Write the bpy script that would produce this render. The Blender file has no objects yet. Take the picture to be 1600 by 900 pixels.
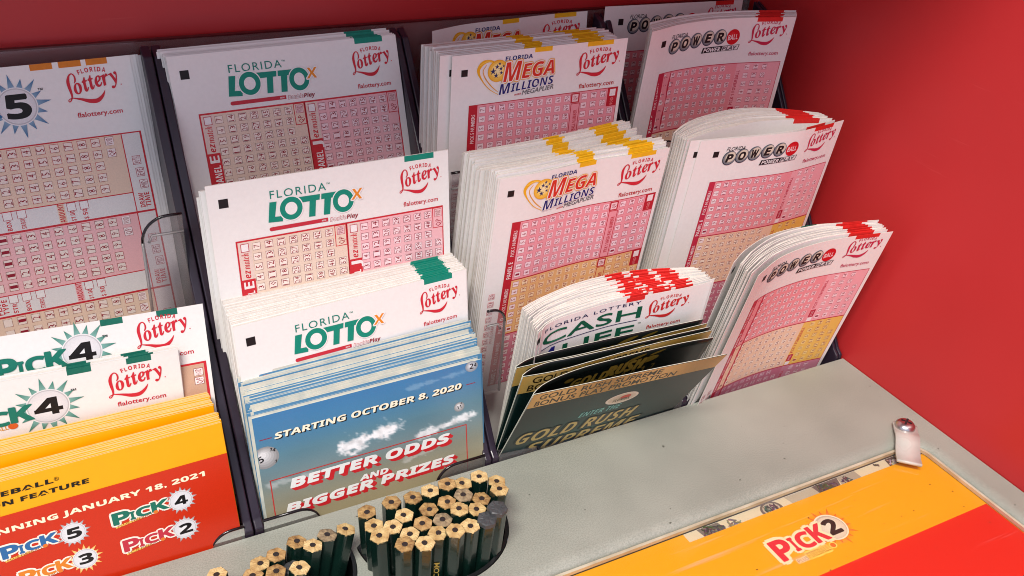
import bpy, bmesh, math, random
from mathutils import Vector, Matrix, noise
random.seed(11)
C = bpy.context.scene.collection
SC = bpy.context.scene
Z0 = 256.6                      # the counter top is z = 0; everything below is written in millimetres

# ------------------------------------------------------------------ camera
cam = bpy.data.cameras.new('camera')
cam.sensor_width = 36.0
cam.lens = 1486.0 / 1600 * 36
cam.clip_start = 0.01
cam.clip_end = 50
cam_o = bpy.data.objects.new('camera', cam)
C.objects.link(cam_o)
_r = Vector((0.88013674, -0.46905805, 0.07310177))
_d = Vector((-0.18731480, -0.48463630, -0.85442427))
_f = Vector((0.43620235, 0.73831714, -0.51440772))
cam_o.matrix_world = Matrix(((_r.x, -_d.x, -_f.x, 0), (_r.y, -_d.y, -_f.y, 0), (_r.z, -_d.z, -_f.z, Z0 / 1000), (0, 0, 0, 1)))
SC.camera = cam_o

# ------------------------------------------------------------------ light
world = bpy.data.worlds.new('World')
SC.world = world
world.use_nodes = True
world.node_tree.nodes['Background'].inputs[0].default_value = (0.76, 0.80, 1.0, 1)
world.node_tree.nodes['Background'].inputs[1].default_value = 0.79
def area(name, loc, aim, sx, sy, power, col):
    l = bpy.data.lights.new(name, 'AREA'); l.shape = 'RECTANGLE'; l.size = sx; l.size_y = sy
    l.energy = power; l.color = col
    o = bpy.data.objects.new(name, l); C.objects.link(o)
    o.location = loc
    o.rotation_euler = (Vector(aim) - Vector(loc)).to_track_quat('-Z', 'Y').to_euler()
    return o
area('shop_ceiling_light', (-0.60, -0.58, 1.60), (0.20, 0.22, 0.05), 0.8, 0.28, 46, (1.0, 0.95, 0.88))
SC.view_settings.view_transform = 'Standard'
SC.view_settings.look = 'None'
SC.view_settings.exposure = 0.0
SC.view_settings.gamma = 1.0
SC.cycles.max_bounces = 8
SC.cycles.filter_width = 1.0
SC.cycles.transparent_max_bounces = 16

# ------------------------------------------------------------------ helpers
def lin(c):
    out = []
    for x in c[:3]:
        x = x / 255.0
        out.append(x / 12.92 if x <= 0.04045 else ((x + 0.055) / 1.055) ** 2.4)
    return (*out, 1.0)

def mat(name, col, rough=0.5, spec=0.5, var=0.0, vscale=200.0, bump=0.0, bscale=900.0, coat=0.0, col2=None, metal=0.0):
    m = bpy.data.materials.new(name); m.use_nodes = True
    nt = m.node_tree; b = nt.nodes['Principled BSDF']
    b.inputs['Base Color'].default_value = lin(col)
    b.inputs['Roughness'].default_value = rough
    b.inputs['Specular IOR Level'].default_value = spec
    b.inputs['Coat Weight'].default_value = coat
    b.inputs['Metallic'].default_value = metal
    tc = nt.nodes.new('ShaderNodeTexCoord')
    if var > 0 or col2:
        n = nt.nodes.new('ShaderNodeTexNoise'); n.inputs['Scale'].default_value = vscale; n.inputs['Detail'].default_value = 6
        nt.links.new(tc.outputs['Object'], n.inputs['Vector'])
        r = nt.nodes.new('ShaderNodeValToRGB')
        a = lin(col); c2 = lin(col2) if col2 else tuple(x * (1 - var) for x in a[:3]) + (1,)
        r.color_ramp.elements[0].position = 0.32; r.color_ramp.elements[0].color = c2
        r.color_ramp.elements[1].position = 0.68; r.color_ramp.elements[1].color = a
        nt.links.new(n.outputs['Fac'], r.inputs['Fac']); nt.links.new(r.outputs['Color'], b.inputs['Base Color'])
    if bump > 0:
        n2 = nt.nodes.new('ShaderNodeTexNoise'); n2.inputs['Scale'].default_value = bscale; n2.inputs['Detail'].default_value = 4
        nt.links.new(tc.outputs['Object'], n2.inputs['Vector'])
        bp = nt.nodes.new('ShaderNodeBump'); bp.inputs['Strength'].default_value = bump; bp.inputs['Distance'].default_value = 0.0004
        nt.links.new(n2.outputs['Fac'], bp.inputs['Height']); nt.links.new(bp.outputs['Normal'], b.inputs['Normal'])
    return m

def clear_mat(name, tint, gloss=0.08, rough=0.05, dirt=0.0):
    m = bpy.data.materials.new(name); m.use_nodes = True
    nt = m.node_tree; nt.nodes.remove(nt.nodes['Principled BSDF'])
    out = nt.nodes['Material Output']
    tr = nt.nodes.new('ShaderNodeBsdfTransparent'); tr.inputs[0].default_value = (*tint, 1)
    gl = nt.nodes.new('ShaderNodeBsdfGlossy'); gl.inputs['Roughness'].default_value = rough
    fr = nt.nodes.new('ShaderNodeFresnel'); fr.inputs['IOR'].default_value = 1.49
    mx = nt.nodes.new('ShaderNodeMixShader')
    nt.links.new(fr.outputs[0], mx.inputs[0]); nt.links.new(tr.outputs[0], mx.inputs[1]); nt.links.new(gl.outputs[0], mx.inputs[2])
    last = mx
    if dirt > 0:
        tc = nt.nodes.new('ShaderNodeTexCoord'); mp = nt.nodes.new('ShaderNodeMapping'); mp.inputs['Rotation'].default_value = (0, 0, .7); mp.inputs['Scale'].default_value = (18, 420, 18)
        nt.links.new(tc.outputs['Object'], mp.inputs['Vector']); nz = nt.nodes.new('ShaderNodeTexNoise'); nz.inputs['Scale'].default_value = 1; nz.inputs['Detail'].default_value = 3
        nt.links.new(mp.outputs[0], nz.inputs['Vector']); mr = nt.nodes.new('ShaderNodeMapRange'); mr.inputs['From Min'].default_value = .62; mr.inputs['From Max'].default_value = .78
        mr.inputs['To Min'].default_value = dirt; mr.inputs['To Max'].default_value = dirt + .16; nt.links.new(nz.outputs['Fac'], mr.inputs['Value'])
        df = nt.nodes.new('ShaderNodeBsdfDiffuse'); df.inputs[0].default_value = (0.75, 0.72, 0.68, 1)
        m2 = nt.nodes.new('ShaderNodeMixShader'); nt.links.new(mr.outputs[0], m2.inputs[0])
        nt.links.new(mx.outputs[0], m2.inputs[1]); nt.links.new(df.outputs[0], m2.inputs[2]); last = m2
    nt.links.new(last.outputs[0], out.inputs['Surface'])
    return m

def ink_mat():
    m = bpy.data.materials.new('printed_ink'); m.use_nodes = True
    nt = m.node_tree; b = nt.nodes['Principled BSDF']
    a = nt.nodes.new('ShaderNodeAttribute'); a.attribute_name = 'ink'
    tc = nt.nodes.new('ShaderNodeTexCoord'); n = nt.nodes.new('ShaderNodeTexNoise'); n.inputs['Scale'].default_value = 2500
    nt.links.new(tc.outputs['Object'], n.inputs['Vector'])
    mr = nt.nodes.new('ShaderNodeMapRange'); mr.inputs['To Min'].default_value = 0.88; mr.inputs['To Max'].default_value = 1.08
    nt.links.new(n.outputs['Fac'], mr.inputs['Value'])
    mx = nt.nodes.new('ShaderNodeVectorMath'); mx.operation = 'SCALE'
    nt.links.new(a.outputs['Color'], mx.inputs[0]); nt.links.new(mr.outputs['Result'], mx.inputs['Scale'])
    nt.links.new(mx.outputs['Vector'], b.inputs['Base Color'])
    b.inputs['Roughness'].default_value = 0.5; b.inputs['Specular IOR Level'].default_value = 0.3
    return m

M_INK = ink_mat()
M_INKG = M_INK.copy(); M_INKG.name = 'glossy_printed_ink'
M_INKG.node_tree.nodes['Principled BSDF'].inputs['Roughness'].default_value = 0.28
M_INKG.node_tree.nodes['Principled BSDF'].inputs['Specular IOR Level'].default_value = 0.5
M_PAPER = mat('white_paper', (240, 237, 233), 0.62, 0.3, 0.035, 700, 0.05, 3000)
M_EDGE = mat('cut_paper_edge', (228, 222, 212), 0.8, 0.1, 0.16, 420, 0.2, 1500)
M_TEAL = mat('teal_ink', (8, 138, 116), 0.55, 0.3, 0.12, 600)
M_YEL = mat('yellow_ink', (244, 190, 30), 0.55, 0.3, 0.12, 600)
M_RED = mat('red_ink', (222, 44, 40), 0.55, 0.3, 0.12, 600)
M_ORA = mat('orange_ink', (220, 130, 40), 0.55, 0.3, 0.12, 600)
M_DGR = mat('dark_green_ink', (24, 110, 92), 0.55, 0.3, 0.12, 600)
M_KRAFT = mat('pale_yellow_edge', (236, 196, 130), 0.8, 0.1, 0.12, 420, 0.2, 1500)
M_YCARD = mat('yellow_card', (244, 172, 2), 0.35, 0.5, 0.03, 300)
M_BLUE = mat('blue_brochure_edge_print', (84, 140, 178), 0.4, 0.4, 0.15, 400)
M_BEDGE = mat('blue_brochure_cut_edge', (214, 212, 196), 0.8, 0.1, 0.25, 180, col2=(186, 192, 184))
M_BLACKG = mat('black_glossy_card', (18, 24, 22), 0.3, 0.5, 0.1, 300)
M_PLUM = mat('smoked_plum_acrylic', (48, 38, 52), 0.28, 0.5, 0.25, 120, 0.10, 600)
M_LIPRIM = mat('dark_acrylic_rim', (26, 16, 20), 0.15, 0.6)
M_TOPRIM = mat('dark_red_rim', (80, 16, 20), 0.3, 0.5)
M_CLEAR = clear_mat('clear_acrylic', (0.90, 0.87, 0.90), rough=.12, dirt=0.10)
M_LIPEDGE = clear_mat('frosted_acrylic_edge', (0.8, 0.77, 0.8), rough=.2, dirt=0.35)
M_COVER = clear_mat('clear_cover_sheet', (0.98, 0.98, 0.97), rough=0.08, dirt=0.02)

def link(name, me, mats, parent=None):
    o = bpy.data.objects.new(name, me); C.objects.link(o)
    for m in (mats if isinstance(mats, (list, tuple)) else [mats]): me.materials.append(m)
    if parent: o.parent = parent
    return o

def pydata(name, verts, faces, mats, parent=None, idx=None, smooth=False):
    me = bpy.data.meshes.new(name)
    me.from_pydata([(x / 1000, y / 1000, z / 1000) for x, y, z in verts], [], faces)
    o = link(name, me, mats, parent)
    if idx: me.polygons.foreach_set('material_index', idx)
    if smooth: me.polygons.foreach_set('use_smooth', [True] * len(me.polygons))
    me.update()
    return o

def from_bm(name, bm, mats, parent=None, smooth=False):
    me = bpy.data.meshes.new(name); bm.to_mesh(me); bm.free()
    if smooth: me.polygons.foreach_set('use_smooth', [True] * len(me.polygons))
    return link(name, me, mats, parent)

def tag(o, label=None, cat=None, group=None, kind=None):
    if label: o['label'] = label
    if cat: o['category'] = cat
    if group: o['group'] = group
    if kind: o['kind'] = kind
    return o

def empty(name, loc):
    o = bpy.data.objects.new(name, None); C.objects.link(o)
    o.location = [c / 1000 for c in loc]; o.empty_display_size = 0.01
    return o

# ------------------------------------------------------------------ sheets of paper
def lerp(a, b, t): return a + (b - a) * t
def pw(prof, u):
    if not prof: return 0.0
    if u <= prof[0][0]: return prof[0][1] + (u - prof[0][0]) * (prof[1][1] - prof[0][1]) / (prof[1][0] - prof[0][0])
    for (a, x), (b, y) in zip(prof, prof[1:]):
        if u <= b: return lerp(x, y, (u - a) / (b - a))
    (a, x), (b, y) = prof[-2:]
    return y + (u - b) * (y - x) / (b - a)
def smoothprof(p, n=36):
    """Catmull-Rom through the points, sampled on n+1 knots"""
    if not p: return None
    us = [q[0] for q in p]
    def ev(u):
        i = max(0, min(len(p) - 2, sum(1 for x in us[1:-1] if x <= u)))
        p0 = p[max(i - 1, 0)]; p1 = p[i]; p2 = p[i + 1]; p3 = p[min(i + 2, len(p) - 1)]
        t = (u - p1[0]) / (p2[0] - p1[0]); h = p2[0] - p1[0]
        m1 = (p2[1] - p0[1]) / max(p2[0] - p0[0], 1e-6) * h; m2 = (p3[1] - p1[1]) / max(p3[0] - p1[0], 1e-6) * h
        t = max(-0.1, min(1.1, t))
        return (2*t**3-3*t*t+1)*p1[1] + (t**3-2*t*t+t)*m1 + (-2*t**3+3*t*t)*p2[1] + (t**3-t*t)*m2
    return [(i / n, ev(i / n)) for i in range(n + 1)]

class Sheet:
    def __init__(s, tl, rot, w, h, prof=None, fade=0.0):
        lean, yaw, roll = rot
        s.tl = Vector((tl[0], tl[1], tl[2] + Z0)); s.rot = rot; s.w = w; s.h = h; s.prof = prof; s.fade = fade
        s.ux = Vector((math.cos(yaw) * math.cos(roll), math.sin(yaw) * math.cos(roll), -math.sin(roll)))
        dn = Vector((math.sin(roll), -math.sin(lean) * math.cos(roll), -math.cos(lean) * math.cos(roll)))
        dn -= s.ux * dn.dot(s.ux); dn.normalize(); s.dn = dn
        s.n = s.ux.cross(dn); s.n.normalize()
        if s.n.y > 0: s.n = -s.n
    def at(s, u, v, off=0.0):
        """u across in widths, v down in widths"""
        b = pw(s.prof, u) * max(0.0, 1 - s.fade * v) if s.prof else 0.0
        return s.tl + s.ux * (u * s.w) + s.dn * (v * s.w) + s.n * (b + off)
    def moved(s, d, drot=(0, 0, 0), prof=None):
        return Sheet((s.tl.x + d[0], s.tl.y + d[1], s.tl.z - Z0 + d[2]), tuple(a + b for a, b in zip(s.rot, drot)), s.w, s.h, prof or s.prof, s.fade)

def sheet_mesh(name, S, th, mats, marks=(), mark_h=0.024, fine=False, parent=None, vrows=None):
    """paper with real thickness; mats = [face, edge, mark...]; marks = [(u0, u1, mat index)] printed over its top edge"""
    n = 36 if fine else (18 if S.prof else 4)
    us = sorted({i / n for i in range(n + 1)} | {m[0] for m in marks} | {m[1] for m in marks})
    hv = S.h / S.w
    vs = vrows or sorted({0.0, mark_h, 0.35 * hv, 0.7 * hv, hv})
    V = []; F = []; I = []
    nu, nv = len(us), len(vs)
    for off in (0.0, -th):
        for v in vs:
            for u in us: V.append(S.at(u, v, off))
    def mk(u):
        for a, b, k in marks:
            if a - 1e-6 <= u <= b + 1e-6: return k
        return None
    N = nu * nv
    for j in range(nv - 1):
        for i in range(nu - 1):
            a = j * nu + i; um = (us[i] + us[i + 1]) / 2; k = mk(um)
            F.append((a, a + nu, a + nu + 1, a + 1)); I.append(k if (j == 0 and k) else 0)
            F.append((N + a, N + a + 1, N + a + nu + 1, N + a + nu)); I.append(0)
    for i in range(nu - 1):
        k = mk((us[i] + us[i + 1]) / 2)
        F.append((i, i + 1, N + i + 1, N + i)); I.append(k if k else 1)
        a = (nv - 1) * nu + i
        F.append((a, N + a, N + a + 1, a + 1)); I.append(1)
    for j in range(nv - 1):
        a = j * nu; F.append((a, N + a, N + a + nu, a + nu)); I.append(1)
        a = j * nu + nu - 1; F.append((a, a + nu, N + a + nu, N + a)); I.append(1)
    return pydata(name, V, F, mats, parent, I)

# ------------------------------------------------------------------ printing
_BOLD = {}
def style_map(t, st):
    def off(ch, A, a, z):
        o = ord(ch)
        if 65 <= o <= 90 and A: return chr(A + o - 65)
        if 97 <= o <= 122 and a: return chr(a + o - 97)
        if 48 <= o <= 57 and z: return chr(z + o - 48)
        return ch
    if st == 'b': return ''.join(off(c, 0x1D5D4, 0x1D5EE, 0x1D7EC) for c in t)
    if st == 'bi': return ''.join(off(c, 0x1D63C, 0x1D656, 0x1D7EC) for c in t)
    if st == 'sb': return ''.join(off(c, 0x1D400, 0x1D41A, 0x1D7CE) for c in t)
    if st == 'sbi': return ''.join(off(c, 0x1D468, 0x1D482, 0x1D7CE) for c in t)
    return t
_G = {}
def glyphs(text, st='r', offset=0.0, shear=0.0, res=3, spacing=1.0):
    key = (text, st, offset, shear, res, spacing)
    if key in _G: return _G[key]
    cu = bpy.data.curves.new('tmp', 'FONT'); cu.body = style_map(text, st); cu.size = 1.0
    cu.resolution_u = res; cu.offset = offset; cu.shear = shear; cu.space_character = spacing
    ob = bpy.data.objects.new('tmp', cu); C.objects.link(ob)
    dg = bpy.context.evaluated_depsgraph_get()
    me = ob.evaluated_get(dg).to_mesh(); me.calc_loop_triangles()
    vs = [(v.co.x, v.co.y) for v in me.vertices]
    tr = [tuple(t.vertices) for t in me.loop_triangles]
    ob.evaluated_get(dg).to_mesh_clear()
    C.objects.unlink(ob); bpy.data.objects.remove(ob); bpy.data.curves.remove(cu)
    xs = [v[0] for v in vs] or [0]; ys = [v[1] for v in vs] or [0]
    _G[key] = (vs, tr, min(xs), max(xs), min(ys), max(ys))
    return _G[key]
_CAP = {}
def cap(st):
    if st not in _CAP:
        g = glyphs('H', st); _CAP[st] = g[5]
    return _CAP[st]

class Ink:
    def __init__(s): s.V = []; s.F = []; s.C = []; s.k = 0
    def mic(s):
        s.k = (s.k + 1) % 9; return s.k * .035
    def poly(s, pts, col, layer=0):
        k = len(s.V); c = lin(col)
        for p in pts: s.V.append((p[0], p[1], layer)); s.C.append(c)
        s.F.append(tuple(range(k, k + len(pts))))
    def grad(s, pts, cols, layer=0):
        k = len(s.V)
        for p, c in zip(pts, cols): s.V.append((p[0], p[1], layer)); s.C.append(lin(c))
        s.F.append(tuple(range(k, k + len(pts))))
    def rect(s, u0, v0, u1, v1, col, layer=0):
        nu = max(1, math.ceil((u1 - u0) / 0.06)); nv = max(1, math.ceil((v1 - v0) / 0.3))
        for i in range(nu):
            for j in range(nv):
                a, b = lerp(u0, u1, i / nu), lerp(u0, u1, (i + 1) / nu); c, d = lerp(v0, v1, j / nv), lerp(v0, v1, (j + 1) / nv)
                s.poly([(a, c), (a, d), (b, d), (b, c)], col, layer)
    def frame(s, u0, v0, u1, v1, t, col, layer=0):
        s.rect(u0, v0, u1, v0 + t, col, layer); s.rect(u0, v1 - t, u1, v1, col, layer)
        s.rect(u0, v0 + t, u0 + t, v1 - t, col, layer); s.rect(u1 - t, v0 + t, u1, v1 - t, col, layer)
    def ellipse(s, u, v, ru, rv, col, layer=0, n=28, rot=0.0, rim=None):
        layer += s.mic()
        c, q = math.cos(rot), math.sin(rot)
        pts = []
        for i in range(n):
            a = 2 * math.pi * i / n; x, y = ru * math.cos(a), rv * math.sin(a)
            pts.append((u + x * c - y * q, v + x * q + y * c))
        if rim is None:
            for i in range(n): s.poly([(u, v), pts[i], pts[(i + 1) % n]], col, layer)
        else:
            for i in range(n): s.grad([(u, v), pts[i], pts[(i + 1) % n]], [col, rim, rim], layer)
    def ball(s, u, v, r, lo, hi, layer=0, dx=-0.25, dy=-0.3, sq=1.0):
        for k in range(6):
            t = k / 6
            c = [lerp(a, b, t) for a, b in zip(lo, hi)]
            q = r * (1 - t * 0.9)
            s.ellipse(u + dx * r * t, v + dy * r * t, q, q * sq, c, layer + k * 0.12, 24)
    def text(s, t, u, v, h, col, st='r', w=None, rot=0.0, shear=0.0, off=0.0, layer=1, anchor='l', res=3, sp=1.0):
        big = off if off > .016 else 0.0
        if big: off = 0.0
        g = glyphs(t, st, off, shear, res, sp)
        g0 = glyphs(t, st, 0.0, shear, res, sp) if off else g
        sc = h / cap(st); sx = sc
        if w: sx = w / max(g0[3] - g0[2], 1e-6)
        x0 = g0[2]
        if anchor == 'c': x0 = (g0[2] + g0[3]) / 2
        if anchor == 'r': x0 = g0[3]
        c, q = math.cos(rot), math.sin(rot); cc = lin(col); layer += s.mic()
        rad = big * sc; ns = (8 if big > .05 else 5) if big else 0
        for j in range(ns + 1):
            du, dv = (rad * math.cos(6.28318 * j / ns), rad * math.sin(6.28318 * j / ns)) if j < ns else (0, 0)
            k = len(s.V)
            for x, y in g[0]:
                X, Y = (x - x0) * sx, y * sc
                s.V.append((u + du + X * c - Y * q, v + dv - (X * q + Y * c), layer + .03 * j)); s.C.append(cc)
            for f in g[1]: s.F.append(tuple(i + k for i in f))
        return (g[3] - g[2]) * sx
    def stroke(s, pts, col, layer=1, n=8):
        """pts (u, v, width): smooth tapered brush stroke"""
        P = []; layer += s.mic()
        for i in range(len(pts) - 1):
            p0 = pts[max(i - 1, 0)]; p1 = pts[i]; p2 = pts[i + 1]; p3 = pts[min(i + 2, len(pts) - 1)]
            for k in range(n + (i == len(pts) - 2)):
                t = k / n
                P.append([0.5 * (2*b + (c-a)*t + (2*a-5*b+4*c-d)*t*t + (3*b-a-3*c+d)*t**3) for a, b, c, d in zip(p0, p1, p2, p3)])
        L = []
        for i, p in enumerate(P):
            a = P[max(i - 1, 0)]; b = P[min(i + 1, len(P) - 1)]
            dx, dy = b[0] - a[0], b[1] - a[1]; l = math.hypot(dx, dy) or 1
            L.append(((p[0] - dy / l * p[2] / 2, p[1] + dx / l * p[2] / 2), (p[0] + dy / l * p[2] / 2, p[1] - dx / l * p[2] / 2)))
        for a, b in zip(L, L[1:]): s.poly([a[0], b[0], b[1], a[1]], col, layer)
    def build(s, name, S, parent, m=None, base=0.10, step=0.04):
        me = bpy.data.meshes.new(name)
        me.from_pydata([S.at(u, v, base + step * l) / 1000 for u, v, l in s.V], [], s.F)
        ca = me.color_attributes.new('ink', 'FLOAT_COLOR', 'POINT')
        flat = [x for c in s.C for x in c]
        ca.data.foreach_set('color', flat)
        return link(name, me, m or M_INK, parent)

R90 = math.pi / 2
RED = (205, 42, 52); DRED = (190, 32, 48); PAPERC = (238, 228, 224)

def lottery_logo(S, parent, u0, v0, w=0.187, col=(208, 40, 56)):
    """u0, v0: where the swoosh starts, lower left"""
    k = Ink(); a = w / 0.187; ay = a * (.86 if a > 1.1 else 1.0)
    def P(x, y): return (u0 + x * a, v0 - y * ay)
    # arched small capitals
    cx, cy, R = 0.096, -0.068, 0.165
    adv = (.010, .0095, .0150, .0130, .0070, .0140, .0130); x = -sum(adv) / 2 - .002
    for ch, ad in zip('FLORIDA', adv):
        an = math.radians(89) - (x + ad / 2) / R * 1.18; x += ad
        p = P(cx + R * math.cos(an), cy + R * math.sin(an)); k.text(ch, p[0], p[1], 0.0160 * ay, col, 'b', w=ad * .84 * a, rot=an - R90, anchor='c', res=2)
    def G(x, y): return ((x - 140) * .000228, ((490 - y) - .153 * (x - 140)) * .000262)
    st = lambda pts: k.stroke([(*P(*G(x, y)), wd * .00024 * a) for x, y, wd in pts], col, 1, 6)
    # the tall looped L with its swash under the word
    st([(274, 232, 10), (298, 185, 24), (292, 128, 20), (258, 104, 16), (215, 138, 26), (188, 215, 44), (192, 300, 42), (203, 375, 32), (200, 432, 22), (172, 480, 15), (148, 492, 15), (143, 474, 12), (168, 452, 12), (205, 440, 12)])
    st([(205, 437, 12), (330, 447, 34), (450, 464, 58), (560, 452, 62), (640, 396, 44), (686, 336, 22), (703, 300, 4)])
    rot = math.radians(15)
    for ch, x, y, wd in (('o', 270, 388, .029), ('t', 416, 336, .0205), ('t', 508, 303, .0205), ('e', 596, 268, .0265), ('r', 704, 240, .0275), ('y', 806, 216, .036)):
        p = P(*G(x, y)); k.text(ch, p[0], p[1], 0.0535 * ay, col, 'sbi', w=wd * a, rot=rot, res=3, off=0.010)
    p = P(*G(965, 205)); k.ellipse(p[0], p[1], .0022 * a, .0022 * a, col, 1, 8)
    return k.build('lottery_logo', S, parent)

def web(S, parent, u0, v0, w=0.157, col=(200, 44, 60)):
    k = Ink(); k.text('flalottery.com', u0, v0, 0.0185 * max(1.0, w / .17), col, 'r', w=w, off=0.014, res=2)
    return k.build('web_address', S, parent)

def square_mark(S, parent, u, v, s=0.033, fu=1.0):
    k = Ink(); k.rect(u - s / 2 * fu, v - s / 2, u + s / 2 * fu, v + s / 2, (30, 24, 26))
    return k.build('timing_mark', S, parent)

def cell(k, u, v, t, fw=0.036, fh=0.034, bc=(176, 60, 70), fc=(250, 232, 228), tc=(150, 16, 40), hgt=0.0225, lay=1):
    k.rect(u - fw / 2, v - fh / 2, u + fw / 2, v + fh / 2, bc, lay)
    k.rect(u - fw / 2 + .002, v - fh / 2 + .002, u + fw / 2 - .002, v + fh / 2 - .002, fc, lay + 1)
    if t: k.text(str(t), u + hgt / 2, v, hgt, tc, 'r', w=(0.0125 if len(str(t)) == 1 else 0.0262), rot=R90, anchor='c', res=1, layer=lay + 2)

# ---- lotto
def lotto_print(S, parent):
    T = (8, 138, 116)
    k = Ink()
    k.text('FLORIDA', 0.238, 0.089, 0.032, (20, 128, 112), 'r', w=0.226, sp=1.2, res=4)
    k.text('TM', 0.466, 0.066, 0.007, (20, 128, 112), 'b', res=1)
    # LOTTO drawn as fat letters that overlap, white outlines between them
    W = (242, 239, 236)
    def bar(u0, v0, u1, v1, l, sh=0.0): k.poly([(u0, v1), (u1, v1), (u1 + sh, v0), (u0 + sh, v0)], T, l)
    sl = 0.008
    k.poly([(.222, .185), (.279, .189), (.281, .167), (.250, .165), (.262, .1035), (.234, .1025)], T, 1)
    k.poly([(.354, .124), (.434, .124), (.437, .1012), (.350, .1000)], T, 1.2)
    k.poly([(.385, .1895), (.411, .1905), (.419, .1235), (.393, .1235)], T, 1.2)
    k.poly([(.4405, .124), (.506, .1245), (.520, .1020), (.443, .1012)], T, 1.2)
    k.poly([(.446, .1915), (.472, .1925), (.481, .1235), (.454, .1235)], T, 1.2)
    k.ellipse(.317, .1405, .0500, .0530, W, 1.5, 36); k.ellipse(.317, .1405, .0455, .048, T, 2, 36); k.ellipse(.317, .1405, .0245, .0265, W, 3, 30)
    k.ellipse(.531, .1455, .0480, .0528, W, 2.5, 36); k.ellipse(.531, .1455, .0440, .0485, T, 3, 36); k.ellipse(.531, .1455, .0235, .0270, W, 4, 30)
    k.text('X', .5640, .1485, .047, W, 'b', w=.052, shear=.10, off=.07, layer=4.3)
    k.text('X', .5645, .1480, .0455, (232, 140, 40), 'b', w=.050, shear=.10, off=.0, layer=5)
    R = (198, 46, 62)
    k.rect(.231, .2065, .462, .2225, R, 1); k.ellipse(.231, .2145, .008, .008, R, 1, 16)
    k.text('WITH', .436, .2185, .006, W, 'bi', w=.018, layer=2, res=1)
    k.text('Double', .470, .2255, .0170, R, 'bi', w=.068, off=.02, layer=1, res=2); k.text('Double', .4705, .2250, .0155, W, 'bi', w=.0665, off=-.012, layer=2, res=2)
    k.text('Play', .540, .2255, .0170, (150, 26, 44), 'bi', w=.050, off=.01, layer=1, res=2)
    k.build('game_logo', S, parent)
    lottery_logo(S, parent, .776, .1535); web(S, parent, .790, .2165)
    square_mark(S, parent, .060, .078, .036)
    for pv in (0.0, 0.36):
        for ui, (off, tint) in enumerate(((0.0, (234, 210, 190)), (0.448, (242, 186, 190)))):
            k = Ink(); v0 = .241 + pv; u0 = .086 + off; u1 = (.5385 if ui == 0 else .969); v1 = v0 + .335
            k.rect(u0, v0, u1, v1, RED, 0); k.rect(u0 + .007, v0 + .007, u1 - .005, v1 - .003, tint, 1)
            k.rect(u0 + .0065, v0 + .007, u0 + .058, v1 - .003, (232, 208, 196), 1.2)
            k.rect(u0 + .016, v0 + .014, u0 + .049, v0 + .050, (190, 80, 90), 1.6); k.rect(u0 + .019, v0 + .017, u0 + .046, v0 + .047, (244, 238, 236), 2)
            k.text('ez', u0 + .044, v0 + .163, .027, RED, 'bi', w=.036, rot=R90, layer=2.4, res=2)
            k.text('match', u0 + .044, v0 + .124, .027, RED, 'sbi', w=.070, rot=R90, layer=2.4, res=2)
            k.rect(u0 + .0035, v0 + .168, u0 + .060, v1 - .003, RED, 2)
            k.text('EJDI'[ui + (2 if pv else 0)], u0 + .052, v0 + .208, .040, (245, 235, 232), 'b', w=.030, rot=R90, layer=3, res=2)
            k.text('PANEL', u0 + .052, v0 + .308, .030, (245, 235, 232), 'b', w=.088, rot=R90, layer=3, res=2)
            for r in range(7):
                for c in range(8):
                    u, v = .1645 + .0495 * c + off, v0 + .032 + .0445 * r
                    if ui: u -= .002 * c
                    n = 7 * (c + 1) - r if c < 7 else 53 - (r - 3)
                    if c == 7 and r < 3: continue
                    cell(k, u, v, n, .033, .032, (170, 110, 110) if ui == 0 else (176, 80, 96), (248, 232, 220) if ui == 0 else (250, 222, 224))
            uq = .1645 + .0495 * 7 + off - (.014 if ui else 0)
            k.rect(uq - .026, v0 + .006, uq + .024, v0 + .098, RED, 1.4); k.rect(uq - .0225, v0 + .0085, uq + .0205, v0 + .0945, tint, 1.8)
            cell(k, uq, v0 + .030, 'VOID', .033, .036, (200, 90, 100), (236, 200, 200), lay=2); k.text('QP', uq + .012, v0 + .091, .024, (170, 30, 50), 'r', w=.034, rot=R90, layer=3, res=1)
            k.build('number_panel', S, parent, step=.025)

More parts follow.
